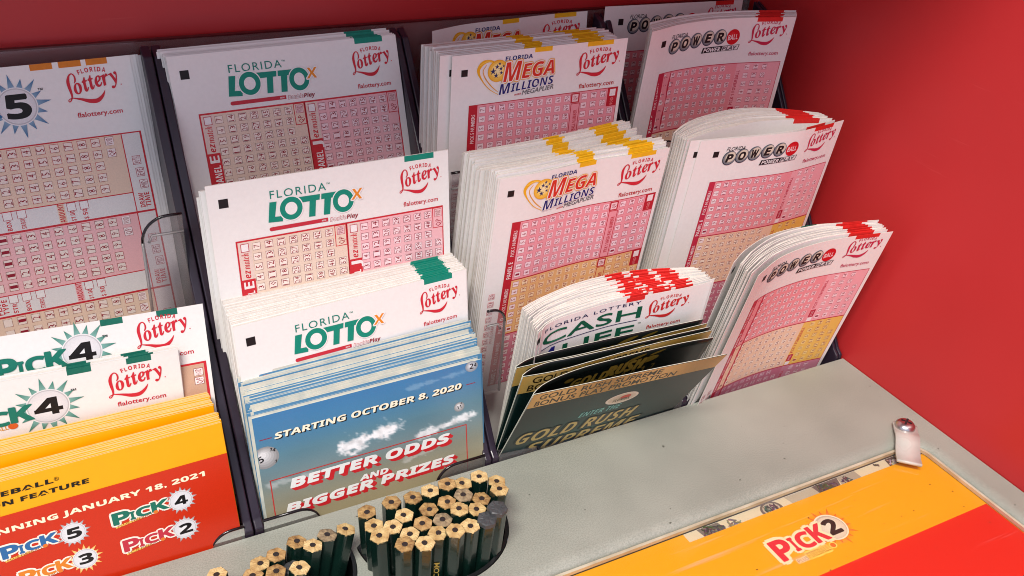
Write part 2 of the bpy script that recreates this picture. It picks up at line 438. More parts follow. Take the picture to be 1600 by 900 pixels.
# ---- mega
def mega_print(S, parent):
    k = Ink(); NAVY = (24, 30, 110)
    k.text('FLORIDA', .287, .051, .0215, NAVY, 'b', w=.152, shear=.06)
    G = (240, 178, 30)
    k.stroke([(.262, .222, .003), (.205, .185, .004), (.160, .130, .007), (.142, .085, .016), (.165, .050, .020), (.205, .043, .010), (.238, .056, .003)], G, 1)
    k.stroke([(.255, .205, .003), (.215, .170, .005), (.180, .125, .005), (.168, .090, .004), (.185, .062, .003)], (228, 160, 40), 1)
    k.stroke([(.150, .060, .003), (.190, .045, .005), (.240, .060, .003)], (250, 210, 90), 1.2)
    k.ellipse(.249, .097, .056, .056, (238, 170, 30), 2, 36); k.ellipse(.249, .097, .052, .052, (252, 222, 120), 2.4, 36, rim=(244, 190, 60)); k.ellipse(.247, .093, .036, .036, (250, 240, 190), 2.8, 30, rim=(252, 222, 120))
    for x, y, q in ((.222, .100, .030), (.243, .078, .022), (.264, .088, .020), (.240, .122, .024), (.268, .110, .018), (.256, .062, .016), (.278, .076, .014)):
        k.text('★', x, y + q * .42, q, (36, 44, 100), 'r', w=q * 1.15, anchor='c', layer=3.2, res=1)
    rot = math.radians(2)
    for off, col, l in ((.075, (232, 170, 60), 3.4), (.045, (246, 238, 230), 3.8), (.0, (214, 52, 34), 4.4)):
        k.text('M', .281, .158, .098, col, 'bi', w=.103, off=off, layer=l, rot=rot)
        k.text('EGA', .384, .150, .074, col, 'bi', w=.186, off=off, layer=l, rot=rot)
    for off, col, l in ((.06, (244, 240, 238), 4.6), (.0, NAVY, 5.2)):
        k.text('M', .261, .222, .054, col, 'bi', w=.066, off=off, layer=l, rot=math.radians(4))
        k.text('ILLIONS', .327, .214, .042, col, 'bi', w=.247, off=off, layer=l, rot=math.radians(4.5))
    k.text('★', .474, .196, .016, (240, 238, 238), 'r', w=.016, anchor='c', layer=5.8, res=1)
    k.text('with', .352, .237, .010, DRED, 'bi', w=.038, layer=1, rot=math.radians(4), res=1)
    k.text('MEGAPLIER', .394, .239, .0235, (112, 108, 112), 'r', w=.182, shear=.25, off=.018, layer=1, rot=math.radians(4.5))
    k.build('game_logo', S, parent)
    lottery_logo(S, parent, .708, .168, .255); web(S, parent, .730, .243, .215, (190, 40, 44))
    square_mark(S, parent, .068, .091, .034)
    P0 = (214, 120, 140); 
    for pi, (name, tint, fc, bc) in enumerate((('E', (238, 158, 168), (250, 220, 226), (196, 64, 86)), ('D', (236, 188, 130), (248, 222, 186), (200, 90, 54)), ('C', (222, 140, 160), (248, 214, 222), (196, 64, 86)))):
        v0 = .260 + pi * .358; v1 = v0 + .358
        k = Ink()
        k.rect(.100, v0, .980, v1, DRED, 0)
        k.rect(.148, v0 + .004, .976, v1 - .003, tint, 1)
        k.text('PANEL ' + name, .138, v0 + .345, .024, (244, 220, 220), 'b', w=.105, rot=R90, layer=2, res=2)
        k.text('PICK 5 NUMBERS', .137, v0 + .205, .020, (244, 220, 220), 'r', w=.155, rot=R90, layer=2, res=1, off=.01)
        for r in range(7):
            for c in range(10):
                n = 7 * (c + 1) - r
                cell(k, .176 + .0546 * c, v0 + .031 + .0492 * r, n, .037, .035, bc, fc if c else (246, 226, 228), (150, 24, 58) if pi != 1 else (160, 50, 30))
        k.rect(.693, v0 + .062, .748, v1 - .004, DRED, 1.4); k.rect(.697, v0 + .066, .744, v1 - .006, tint, 1.8)
        k.text('PICK 1 MEGA BALL NUMBER', .735, v0 + .325, .022, DRED, 'b', w=.225, rot=R90, layer=2.4, res=1)
        k.rect(.690, v0 + .006, .742, v0 + .060, DRED, 1.4); cell(k, .716, v0 + .033, 'QP', .040, .044, DRED, (246, 210, 214), lay=1.8)
        for r in range(7):
            for c in range(3): cell(k, .772 + .058 * c, v0 + .031 + .0492 * r, 7 * (c + 1) - r, .037, .035, bc, fc, (150, 24, 58) if pi != 1 else (160, 50, 30))
            if r > 1: cell(k, .943, v0 + .031 + .0492 * r, 25 - (r - 2), .037, .035, bc, fc)
        k.rect(.916, v0 + .003, .979, v0 + .105, DRED, 1.4); k.rect(.930, v0 + .010, .966, v0 + .048, (244, 232, 232), 2); k.text('VOID', .957, v0 + .100, .020, (240, 160, 160), 'r', w=.045, rot=R90, layer=2, res=1)
        k.build('number_panel', S, parent, step=.025)
    k = Ink()
    for r in range(12): cell(k, .045, .70 + .05 * r, 20 + r, .034, .036, (206, 110, 120), (236, 214, 212), lay=0)
    k.text('MULTI-DRAW', .085, 1.02, .018, (200, 70, 80), 'r', w=.13, rot=R90, layer=1, res=1)
    k.build('multi_draw_column', S, parent)

# ---- powerball
def power_print(S, parent):
    k = Ink(); BK = (26, 26, 28)
    k.text('FLORIDA', .176, .073, .0215, (50, 48, 52), 'r', w=.117, shear=.22, off=.006)
    for ch, u, v in (('P', .207, .1165), ('O', .285, .1105), ('W', .365, .1045), ('E', .450, .1000), ('R', .532, .0985)):
        k.ellipse(u, v, .0425, .0425, (40, 46, 56), 1, 30)
        k.ellipse(u + .001, v - .001, .0395, .0395, (214, 208, 176), 1.4, 30, rim=(96, 108, 124))
        k.ellipse(u + .006, v - .007, .031, .030, (248, 240, 214), 1.9, 24, rim=(206, 202, 184))
        k.text(ch, u + .001, v + .0225, .045, BK, 'b', w=.042, shear=.12, off=.03, anchor='c', layer=2.8)
    k.ellipse(.620, .1035, .0435, .0435, (206, 20, 34), 1, 32); k.ellipse(.612, .095, .024, .022, (226, 60, 64), 1.4, 24, rim=(208, 24, 36))
    k.text('BALL', .619, .1185, .029, (244, 220, 220), 'b', w=.064, shear=.1, anchor='c', layer=2, rot=math.radians(4))
    def slab(q, col, l, n=8):
        (a, b, c, d) = q
        for i in range(n):
            f, g = i / n, (i + 1) / n
            L = lambda p, r, t: (lerp(p[0], r[0], t), lerp(p[1], r[1], t))
            k.poly([L(a, b, f), L(a, b, g), L(d, c, g), L(d, c, f)], col, l)
    slab([(.420, .183), (.668, .178), (.676, .148), (.428, .152)], BK, 1, 14); slab([(.556, .1775), (.664, .1755), (.670, .1505), (.563, .1525)], (228, 226, 224), 1.4)
    k.text('POWER', .432, .1775, .0215, (246, 244, 242), 'bi', w=.116, layer=2.2); k.text('PLAY', .560, .1745, .0195, (90, 90, 96), 'bi', w=.098, layer=2, off=.03); k.text('PLAY', .561, .1740, .0185, (236, 234, 232), 'bi', w=.096, layer=2.4, off=-.012)
    k.build('game_logo', S, parent)
    lottery_logo(S, parent, .730, .1395, .232, (200, 44, 78)); web(S, parent, .748, .214, .192, (196, 60, 96))
    square_mark(S, parent, .116, .088, .034)
    for pi, name in enumerate('EDC'):
        v0 = .254 + pi * .354; v1 = v0 + .354
        tint = ((240, 154, 162), (242, 206, 178), (204, 122, 144))[pi]; tint2 = ((243, 176, 184), (240, 194, 96), (210, 140, 160))[pi]
        fc = ((250, 222, 226), (250, 232, 216), (236, 200, 210))[pi]; bc = ((206, 84, 104), (206, 120, 100), (180, 70, 100))[pi]
        k = Ink()
        k.rect(.128, v0, .974, v1, (196, 44, 72), 0); k.rect(.166, v0 + .004, .690, v1 - .003, tint, 1); k.rect(.690, v0 + .004, .970, v1 - .003, tint2, 1)
        k.text('PANEL ' + name, .158, v0 + .345, .021, (246, 224, 226), 'b', w=.105, rot=R90, layer=2, res=2)
        k.text('PICK 5 NUMBERS', .157, v0 + .205, .018, (246, 224, 226), 'r', w=.150, rot=R90, layer=2, res=1, off=.01)
        for r in range(7):
            for c in range(10):
                n = 7 * (c + 1) - r
                if n > 69: continue
                cell(k, .191 + .0507 * c, v0 + .028 + .0488 * r, n, .034, .033, bc, fc if c else (248, 232, 232), (158, 34, 70) if pi != 1 else (150, 70, 60))
            for c in range(3): cell(k, .760 + .057 * c, v0 + .028 + .0488 * r, 7 * (c + 1) - r, .034, .033, bc if pi != 1 else (200, 120, 50), fc if pi != 1 else (244, 214, 140), (158, 34, 70))
            if r > 1: cell(k, .930, v0 + .028 + .0488 * r, 26 - (r - 2), .034, .033, bc if pi != 1 else (200, 120, 50), fc if pi != 1 else (244, 214, 140), (158, 34, 70))
        k.text('PICK 1 POWERBALL', .716, v0 + .250, .021, (196, 44, 72), 'b', w=.205, rot=R90, layer=2, res=1)
        k.rect(.693, v0 + .262, .730, v0 + .318, (190, 36, 66), 2); k.text('VOID', .720, v0 + .312, .018, (240, 190, 196), 'r', w=.042, rot=R90, layer=3, res=1)
        k.rect(.696, v0 + .322, .727, v0 + .349, (246, 236, 236), 2)
        k.build('number_panel', S, parent, step=.025)
    k = Ink()
    for r in range(7): cell(k, .085, .92 + .05 * r, 52 - r, .030, .036, (206, 130, 140), (240, 224, 222), lay=0); cell(k, .030, .92 + .05 * r, 26 - r, .030, .036, (206, 130, 140), (240, 224, 222), lay=0)
    k.build('multi_draw_column', S, parent)

# ---- pick
def sun_ball(k, u, v, r, spike, cs, digit, dh, dw, lay=1, n=16, inner=(238, 236, 236), cream=None, seed=0):
    for i in range(n):
        a = 2 * math.pi * (i + .5) / n + .1; R = spike * (1.0 if i % 2 else .86)
        b = math.pi / n * .95
        k.grad([(u + r * .93 * math.cos(a - b), v + r * .93 * math.sin(a - b)), (u + R * math.cos(a), v + R * math.sin(a)), (u + r * .93 * math.cos(a + b), v + r * .93 * math.sin(a + b))],
               [tuple(min(255, c * .5 + 120) for c in cs), cs, tuple(min(255, c * .5 + 120) for c in cs)], lay)
    k.ellipse(u, v, r, r, inner, lay + .4, 40); k.ellipse(u, v, r * .95, r * .95, (196, 194, 196), lay + .8, 40); k.ellipse(u, v, r * .89, r * .89, (240, 238, 238), lay + 1.2, 40, rim=(222, 220, 222))
    if digit == '4':
        D = lambda pts, l: k.poly([(u + x * dw, v + y * dh) for x, y in pts], (24, 20, 22), l)
        L = lay + 1.8
        D([(.02, -.5), (.36, -.5), (-.16, .16), (-.52, .16)], L); D([(-.52, .10), (.52, .10), (.52, .32), (-.52, .32)], L + .1); D([(.10, -.5), (.36, -.5), (.36, .5), (.10, .5)], L + .2)
    else: k.text(digit, u + .003, v + dh * .5, dh, (24, 20, 22), 'b', w=dw, anchor='c', layer=lay + 1.8, off=.03)

def pick_word(k, u0, v, w, h, col, outline=None, lay=3):
    for off, c, l in (((.13, outline, lay), (.03, col, lay + .6)) if outline else ((.03, col, lay),)):
        k.text('P', u0, v + h * .13, h * 1.28, c, 'b', w=w * .30, off=off, layer=l)
        k.text('I', u0 + w * .305, v + h * .04, h * .86, c, 'b', w=w * .085, off=off, layer=l)
        k.text('C', u0 + w * .42, v, h * .98, c, 'b', w=w * .265, off=off, layer=l)
        k.text('K', u0 + w * .70, v - h * .07, h * 1.08, c, 'b', w=w * .30, off=off, layer=l)

def pick_print(S, parent, digit, big):
    k = Ink(); cs = (44, 104, 150) if digit == '5' else (24, 118, 100)
    if digit == '5':
        sun_ball(k, .556, .152, .0735, .125, cs, '5', .087, .084)
        pick_word(k, .27, .190, .225, .066, (40, 110, 160)); k.text('TM', .640, .100, .009, (60, 50, 54), 'b', res=1)
        L = (.741, .156, .205, .762, .222)
    elif not big:
        sun_ball(k, .566, .106, .0680, .118, cs, '4', .070, .088); pick_word(k, .283, .152, .232, .058, cs); k.text('TM', .640, .066, .009, (60, 50, 54), 'b', res=1)
        L = (.752, .131, .190, .775, .189)
    else:
        sun_ball(k, .541, .134, .0720, .122, cs, '4', .072, .090); pick_word(k, .245, .178, .246, .058, cs); k.text('TM', .622, .090, .009, (60, 50, 54), 'b', res=1)
        k.text('PLUS FIREBALL', .255, .204, .018, (214, 150, 50), 'r', w=.150, rot=math.radians(3), layer=2, res=1, off=.01); k.ellipse(.420, .187, .016, .013, (214, 96, 40), 2, 16)
        L = (.743, .151, .199, .767, .195)
    k.build('game_logo', S, parent)
    lottery_logo(S, parent, L[0], L[1], L[2]); web(S, parent, L[3], L[4], .170)
    if digit == '4':
        if not big:
            k = Ink(); k.rect(.10, .228, .985, 1.0, RED, 0); k.rect(.11, .236, .975, 1.0, (206, 168, 142), 1)
            for r, t in enumerate(('VOID', 'QP')): cell(k, .952, .268 + .036 * r, t, .036, .032)
            k.build('number_panel', S, parent, step=.025)
        return
    TAN = (236, 206, 182); PNK = (242, 186, 186)
    for pi in range(4):
        v0 = .303 + .328 * pi; body = .243; v1 = v0 + .328
        k = Ink()
        k.rect(.05, v0, .985, v1, RED, 0); k.rect(.05, v0 + .005, .978, v1, (232, 226, 222), .5)
        k.rect(.05, v0 + .005, .908, v0 + body, TAN if pi % 2 == 0 else PNK, 1)
        k.rect(.905, v0 + .004, .909, v1, RED, 1.4); k.rect(.05, v0 + body, .909, v0 + body + .004, RED, 1.4)
        for r in range(5):
            for n in range(10): cell(k, .344 + .0512 * n, v0 + .026 + .047 * r, n, .034, .034, (190, 70, 70), (244, 226, 214), hgt=.028)
        for r, t in enumerate(('VOID', 'QP')): cell(k, .858, v0 + .026 + .047 * r, t, .034, .036)
        for r, t in enumerate(('BOTH', 'EVE', 'MID')): cell(k, .946 + .005 * r, v0 + .116 + .05 * r, t, .032, .036, fc=(244, 228, 226))
        for t, u in (('DRAW', .945), ('TIME', .968)): k.text(t, u, v0 + .312, .020, RED, 'b', w=.060, rot=R90, layer=2, res=1)
        k.rect(.612, v0 + body + .002, .640, v1, TAN if pi % 2 == 0 else PNK, 1.2); k.text('AMOUNT', .636, v0 + .322, .021, RED, 'b', w=.075, rot=R90, layer=2, res=1)
        for t, u in (('$1.00', .665), ('$.50', .713)): cell(k, u, v0 + .264, '', .034, .034, fc=(242, 236, 232)); k.text(t, u + .008, v0 + .322, .018, RED, 'b', w=.042, rot=R90, layer=2, res=1)
        for t, u in (('STR', .383), ('BOX', .431), ('STR/BOX', .482)): cell(k, u, v0 + .262, '', .034, .034, fc=(242, 236, 232)); k.text(t, u + .008, v0 + .320, .017, RED, 'b', w=.040, rot=R90, layer=2, res=1)
        for t, u in (('PLAY', .335), ('TYPE', .358)): k.text(t, u, v0 + .318, .020, RED, 'b', w=.060, rot=R90, layer=2, res=1)
        k.rect(.05, v1 - .003, .980, v1, RED, 1.6)
        k.build('number_panel', S, parent, step=.025)

# ---- cash
def cash_print(S, parent):
    k = Ink(); GR = (20, 92, 66); NV = (28, 34, 84)
    k.text('FLORIDA LOTTERY', .060, .047, .0185, NV, 'r', w=.545, off=.008, sp=1.25)
    k.text('CASH', .055, .134, .068, GR, 'r', w=.560, off=.020)
    k.rect(.050, .147, .605, .1515, NV, 1)
    k.text('4', .070, .250, .085, (40, 40, 130), 'b', w=.085); k.text('LIFE', .190, .246, .068, GR, 'r', w=.405, off=.025); k.text('TM', .612, .176, .008, GR, 'b', res=1)
    k.build('game_logo', S, parent)
    lottery_logo(S, parent, .650, .148, .235, (206, 44, 44)); web(S, parent, .668, .222, .195, (196, 44, 44))
    square_mark(S, parent, .018, .062, .032)

# ------------------------------------------------------------------ the setting: red cabinet and grey counter
M_WALL = mat('red_laminate', (188, 42, 44), 0.42, 0.45, 0.06, 14, 0.05, 700)
def scuff(m):
    nt = m.node_tree; b = nt.nodes['Principled BSDF']; tc = nt.nodes.new('ShaderNodeTexCoord')
    src = b.inputs['Base Color'].links[0].from_socket
    def streak(rot, sc, p0, p1):
        mp = nt.nodes.new('ShaderNodeMapping'); mp.inputs['Rotation'].default_value = rot; mp.inputs['Scale'].default_value = sc
        nt.links.new(tc.outputs['Object'], mp.inputs['Vector'])
        n = nt.nodes.new('ShaderNodeTexNoise'); n.inputs['Scale'].default_value = 1; n.inputs['Detail'].default_value = 4; nt.links.new(mp.outputs[0], n.inputs['Vector'])
        r = nt.nodes.new('ShaderNodeMapRange'); r.inputs['From Min'].default_value = p0; r.inputs['From Max'].default_value = p1; nt.links.new(n.outputs['Fac'], r.inputs['Value']); return r
    a = streak((.4, 0, .2), (30, 26, 420), .68, .80); c = streak((0, 0, 0), (9, 9, 9), .48, .68)
    mm = nt.nodes.new('ShaderNodeMath'); mm.operation = 'MULTIPLY'; nt.links.new(a.outputs[0], mm.inputs[0]); nt.links.new(c.outputs[0], mm.inputs[1])
    m2 = nt.nodes.new('ShaderNodeMath'); m2.operation = 'MULTIPLY'; m2.inputs[1].default_value = .45; nt.links.new(mm.outputs[0], m2.inputs[0])
    mx = nt.nodes.new('ShaderNodeMixRGB'); mx.inputs[2].default_value = lin((226, 120, 112)); nt.links.new(m2.outputs[0], mx.inputs[0]); nt.links.new(src, mx.inputs[1]); nt.links.new(mx.outputs[0], b.inputs['Base Color'])
    r2 = streak((0, 0, 0), (14, 14, 14), .3, .7); r2.inputs['To Min'].default_value = .32; r2.inputs['To Max'].default_value = .52; nt.links.new(r2.outputs[0], b.inputs['Roughness'])
scuff(M_WALL)
def plane(name, vs, m, kind='structure'):
    o = pydata(name, vs, [(0, 1, 2, 3)], m); return tag(o, kind=kind)
WX = 339.0; WY = 366.0
def box(name, x0, y0, z0, x1, y1, z1, m, parent=None, bev=0.0):
    bm = bmesh.new(); bmesh.ops.create_cube(bm, size=1)
    for v in bm.verts: v.co = Vector(((x0 + x1) / 2 + v.co.x * (x1 - x0), (y0 + y1) / 2 + v.co.y * (y1 - y0), (z0 + z1) / 2 + v.co.z * (z1 - z0))) / 1000
    if bev: bmesh.ops.bevel(bm, geom=bm.edges[:], offset=bev / 1000, segments=2, affect='EDGES', profile=0.5)
    return from_bm(name, bm, m, parent)
tag(box('back_wall', -260, WY, -140, WX, WY + 8, 300, M_WALL), kind='structure')
tag(box('side_wall', WX, -60, -140, WX + 12, WY + 8, 300, M_WALL), kind='structure')
tag(box('cabinet_top', -260, 180, 300, WX + 12, WY + 8, 310, mat('pale_grey_laminate', (190, 188, 192), 0.5)), kind='structure')

# grey moulded counter with two pencil wells and a recess for the framed sheet
def counter_mat():
    m = bpy.data.materials.new('speckled_grey_plastic'); m.use_nodes = True
    nt = m.node_tree; b = nt.nodes['Principled BSDF']; b.inputs['Roughness'].default_value = 0.5; b.inputs['Specular IOR Level'].default_value = 0.4
    tc = nt.nodes.new('ShaderNodeTexCoord')
    def nz(scale, det=3):
        n = nt.nodes.new('ShaderNodeTexNoise'); n.inputs['Scale'].default_value = scale; n.inputs['Detail'].default_value = det
        nt.links.new(tc.outputs['Object'], n.inputs['Vector']); return n
    def ramp(n, p0, c0, p1, c1):
        r = nt.nodes.new('ShaderNodeValToRGB'); r.color_ramp.elements[0].position = p0; r.color_ramp.elements[0].color = c0
        r.color_ramp.elements[1].position = p1; r.color_ramp.elements[1].color = c1
        nt.links.new(n.outputs['Fac'], r.inputs['Fac']); return r
    a = ramp(nz(1900), .36, lin((150, 153, 145)), .64, lin((170, 172, 163)))
    g = ramp(nz(28, 5), .35, lin((226, 228, 222)), .7, lin((255, 255, 250)))
    mx = nt.nodes.new('ShaderNodeMixRGB'); mx.blend_type = 'MULTIPLY'; mx.inputs[0].default_value = .8
    nt.links.new(a.outputs[0], mx.inputs[1]); nt.links.new(g.outputs[0], mx.inputs[2])
    sp = ramp(nz(260, 2), .735, (1, 1, 1, 1), .76, (.16, .15, .13, 1))
    m2 = nt.nodes.new('ShaderNodeMixRGB'); m2.blend_type = 'MULTIPLY'; m2.inputs[0].default_value = .85
    nt.links.new(mx.outputs[0], m2.inputs[1]); nt.links.new(sp.outputs[0], m2.inputs[2])
    mp = nt.nodes.new('ShaderNodeMapping'); mp.inputs['Rotation'].default_value = (0, 0, .5); mp.inputs['Scale'].default_value = (22, 340, 1)
    nt.links.new(tc.outputs['Object'], mp.inputs['Vector'])
    sn = nt.nodes.new('ShaderNodeTexNoise'); sn.inputs['Scale'].default_value = 1.0; sn.inputs['Detail'].default_value = 3; nt.links.new(mp.outputs[0], sn.inputs['Vector'])
    s1 = ramp(sn, .70, (0, 0, 0, 1), .78, (1, 1, 1, 1)); s2 = ramp(nz(17, 2), .50, (0, 0, 0, 1), .66, (.55, .55, .55, 1))
    mm = nt.nodes.new('ShaderNodeMath'); mm.operation = 'MULTIPLY'; nt.links.new(s1.outputs[0], mm.inputs[0]); nt.links.new(s2.outputs[0], mm.inputs[1])
    m3 = nt.nodes.new('ShaderNodeMixRGB'); m3.inputs[2].default_value = lin((84, 84, 80)); nt.links.new(mm.outputs[0], m3.inputs[0]); nt.links.new(m2.outputs[0], m3.inputs[1])
    nt.links.new(m3.outputs[0], b.inputs['Base Color'])
    bp = nt.nodes.new('ShaderNodeBump'); bp.inputs['Strength'].default_value = .02; bp.inputs['Distance'].default_value = .0002
    nt.links.new(nz(1700).outputs['Fac'], bp.inputs['Height']); nt.links.new(bp.outputs[0], b.inputs['Normal'])
    return m
M_COUNTER = counter_mat()
def rrect(x0, y0, x1, y1, r, n=8):
    P = []
    for cx, cy, a0 in ((x1 - r, y1 - r, 0), (x0 + r, y1 - r, 90), (x0 + r, y0 + r, 180), (x1 - r, y0 + r, 270)):
        for i in range(n + 1):
            a = math.radians(a0 + 90 * i / n); P.append((cx + r * math.cos(a), cy + r * math.sin(a)))
    return P
def dshape(cx, cy, r, n=28, g=0.0):
    """half round well: straight back edge, round front"""
    r += g; P = []; q = 4.0
    for i in range(n + 1):
        a = math.radians(180 + 180 * i / n); P.append((cx + r * math.cos(a), cy + r * math.sin(a)))
    P += [(cx + r, cy + g + 1), (cx + r - q, cy + g + q), (cx - r + q, cy + g + q), (cx - r, cy + g + 1)]
    return P
PANEL = (-120, -30, 324, 192)
WELLS = ((110.0, 229.5, 28.6), (51.0, 229.5, 28.6))
def counter():
    bm = bmesh.new()
    def loop(P, z): return [bm.verts.new((x / 1000, y / 1000, z / 1000)) for x, y in P]
    def edges(L): return [bm.edges.new((a, b)) for a, b in zip(L, L[1:] + L[:1])]
    E = []
    outer = [(-230, 250.6), (-230, -55), (338.6, -55), (338.6, 250.6)]
    Lo = loop(outer, 0); E += edges(Lo)
    px0, py0, px1, py1 = PANEL
    g0 = 5.0
    Lp = loop(rrect(px0 - g0, py0 - g0, px1 + g0, py1 + g0, 9 + g0), 0); E += edges(Lp)
    Ws = []
    for cx, cy, r in WELLS:
        L = loop(dshape(cx, cy, r), 0); Ws.append(L); E += edges(L)
    bmesh.ops.triangle_fill(bm, use_beauty=True, use_dissolve=False, edges=E)
    prev = Lp
    for k in range(1, 6):
        a = R90 * k / 5; g = g0 * (1 - math.sin(a)); z = -2.6 * (1 - math.cos(a))
        L = loop(rrect(px0 - g, py0 - g, px1 + g, py1 + g, 9 + g), z)
        for i in range(len(L)): f = bm.faces.new((prev[i], L[i], L[(i + 1) % len(L)], prev[(i + 1) % len(L)])); f.smooth = True
        prev = L
    L = loop(rrect(px0, py0, px1, py1, 9), -9)
    for i in range(len(L)): bm.faces.new((prev[i], L[i], L[(i + 1) % len(L)], prev[(i + 1) % len(L)]))
    bm.faces.new(L)
    for (cx, cy, r), L in zip(WELLS, Ws):
        L2 = loop(dshape(cx, cy, r), -6)
        for i in range(len(L)): bm.faces.new((L[i], L2[i], L2[(i + 1) % len(L)], L[(i + 1) % len(L)]))
    L2 = loop(outer, -30)
    prev = Lo
    for i in range(4): bm.faces.new((prev[i], L2[i], L2[(i + 1) % 4], prev[(i + 1) % 4]))
    bmesh.ops.recalc_face_normals(bm, faces=bm.faces)
    for f in bm.faces:
        if f.normal.z < -.9 and abs(f.calc_center_median().z) < 1e-5: f.normal_flip()
    return from_bm('counter', bm, M_COUNTER)
tag(counter(), kind='structure')

# dark smears rubbed on the counter beside the pencils
M_SMEAR = mat('graphite_smear', (96, 96, 90), 0.6, 0.3, 0.4, 400)
class Flat:
    """a flat horizontal printing surface: u = x, v = -y in millimetres"""
    def __init__(s, z): s.z = z
    def at(s, u, v, off=0.0): return Vector((u, -v, s.z + off))
# ------------------------------------------------------------------ acrylic rack
rack = empty('brochure_rack', (146, 252, -20))
tag(rack, 'tiered acrylic brochure rack with dark plum dividers holding all the slips and brochures', 'brochure rack')
inv = Matrix.Translation(-rack.location)
def child_of_rack(o):
    o.parent = rack; o.matrix_parent_inverse = inv; return o
DIV = ((-48.6, 6.5), (50.9, 7.0), (146.2, 6.2), (244.0, 6.2), (336.2, 4.0))
def divider(cx, th):
    bm = bmesh.new()
    prof = [(251.2, -110), (251.2, 2.0), (254.0, 4.2), (351.0, 143.0), (357.0, 145.5), (357.0, -110)]
    for s0, s1 in ((-th / 2, -.25), (.25, th / 2)):
        A = [bm.verts.new(((cx + s0) / 1000, y / 1000, z / 1000)) for y, z in prof]
        B = [bm.verts.new(((cx + s1) / 1000, y / 1000, z / 1000)) for y, z in prof]
        bm.faces.new(A); bm.faces.new(B[::-1])
        for i in range(len(prof)): j = (i + 1) % len(prof); bm.faces.new((A[j], A[i], B[i], B[j]))
    bmesh.ops.recalc_face_normals(bm, faces=bm.faces)
    bmesh.ops.bevel(bm, geom=bm.edges[:], offset=.0005, segments=2, affect='EDGES', profile=.5)
    return child_of_rack(from_bm('divider', bm, M_PLUM))
for d_ in DIV: divider(*d_)
child_of_rack(box('back_panel', -48, 361.6, -110, 336, 363.4, 145.5, M_CLEAR))
child_of_rack(box('top_rim', -48, 361.4, 145.5, 336, 363.6, 146.1, M_TOPRIM))
child_of_rack(box('floor', -48, 252, -118, 336, 360, -112, M_PLUM))
def tube_bm(bm, P, r, n=8):
    P = [Vector(p) for p in P]; rings = []
    for i, p in enumerate(P):
        t = (P[min(i + 1, len(P) - 1)] - P[max(i - 1, 0)]).normalized()
        a = t.cross(Vector((0, 1, 0.01))).normalized(); b = t.cross(a)
        rings.append([bm.verts.new((p + (a * math.cos(6.28318 * k / n) + b * math.sin(6.28318 * k / n)) * r) / 1000) for k in range(n)])
    for A, B in zip(rings, rings[1:]):
        for k in range(n): f = bm.faces.new((A[k], A[(k + 1) % n], B[(k + 1) % n], B[k])); f.smooth = True
    bm.faces.new(rings[0][::-1]); bm.faces.new(rings[-1])
def lip(x_div, x_end, y, ztop, depth=40, r=9.0, right=None):
    """one ear of a pocket's clear front panel, its upper inner corner rounded, with a dark polished rim"""
    s = 1 if x_end > x_div else -1
    pts = [(x_div, ztop)]
    for i in range(9):
        a = R90 * i / 8; pts.append((x_end - s * r + s * r * math.sin(a), ztop - r + r * math.cos(a)))
    full = pts + [(x_end, ztop - depth)]
    bm = bmesh.new()
    out = full + [(x_div, ztop - depth)]
    A = [bm.verts.new((x / 1000, y / 1000, z / 1000)) for x, z in out]; B = [bm.verts.new((x / 1000, (y + 1.6) / 1000, z / 1000)) for x, z in out]
    bm.faces.new(A); bm.faces.new(B[::-1])
    bmesh.ops.recalc_face_normals(bm, faces=bm.faces)
    o = child_of_rack(from_bm('front_lip', bm, M_CLEAR))
    bm = bmesh.new(); tube_bm(bm, [(x, y + .8, z) for x, z in pts], .55)
    rim = from_bm('rim', bm, M_LIPRIM, o)
    rim.matrix_parent_inverse = Matrix.Identity(4)
    bm = bmesh.new(); tube_bm(bm, [(x, y + .8, z) for x, z in (pts[-1], full[-1])], .55)
    ed = from_bm('side_edge', bm, M_LIPEDGE, o); ed.matrix_parent_inverse = Matrix.Identity(4)
    if depth > 25:
        bm = bmesh.new(); tube_bm(bm, [(x_div, y + .3, ztop - 6.5), (x_end - s * 3.2, y + .3, ztop - 6.5), (x_end - s * 2.0, y + .3, ztop - 9)], .5)
        ed = from_bm('moulded_ridge', bm, M_LIPEDGE, o); ed.matrix_parent_inverse = Matrix.Identity(4)
T1Y, T1Z = 306.0, 102.2
T2Y, T2Z = 269.0, 60.2
T3Y, T3Z = 251.4, 4.3
lip(47.4, 33.6, T1Y, T1Z); lip(54.4, 66, T1Y, T1Z); lip(143.0, 131, T1Y, T1Z); lip(149.4, 163, T1Y, T1Z); lip(240.8, 226, T1Y, T1Z); lip(247.2, 262, T1Y, T1Z)
lip(149.4, 157.3, T2Y, T2Z, r=6); 
for a, b in ((47.4, 35.5), (54.4, 75), (143.0, 122.5), (149.4, 168), (240.8, 219), (247.2, 257.2)): lip(a, b, T3Y, T3Z, depth=20, r=8 if abs(b - a) > 11 else 5)

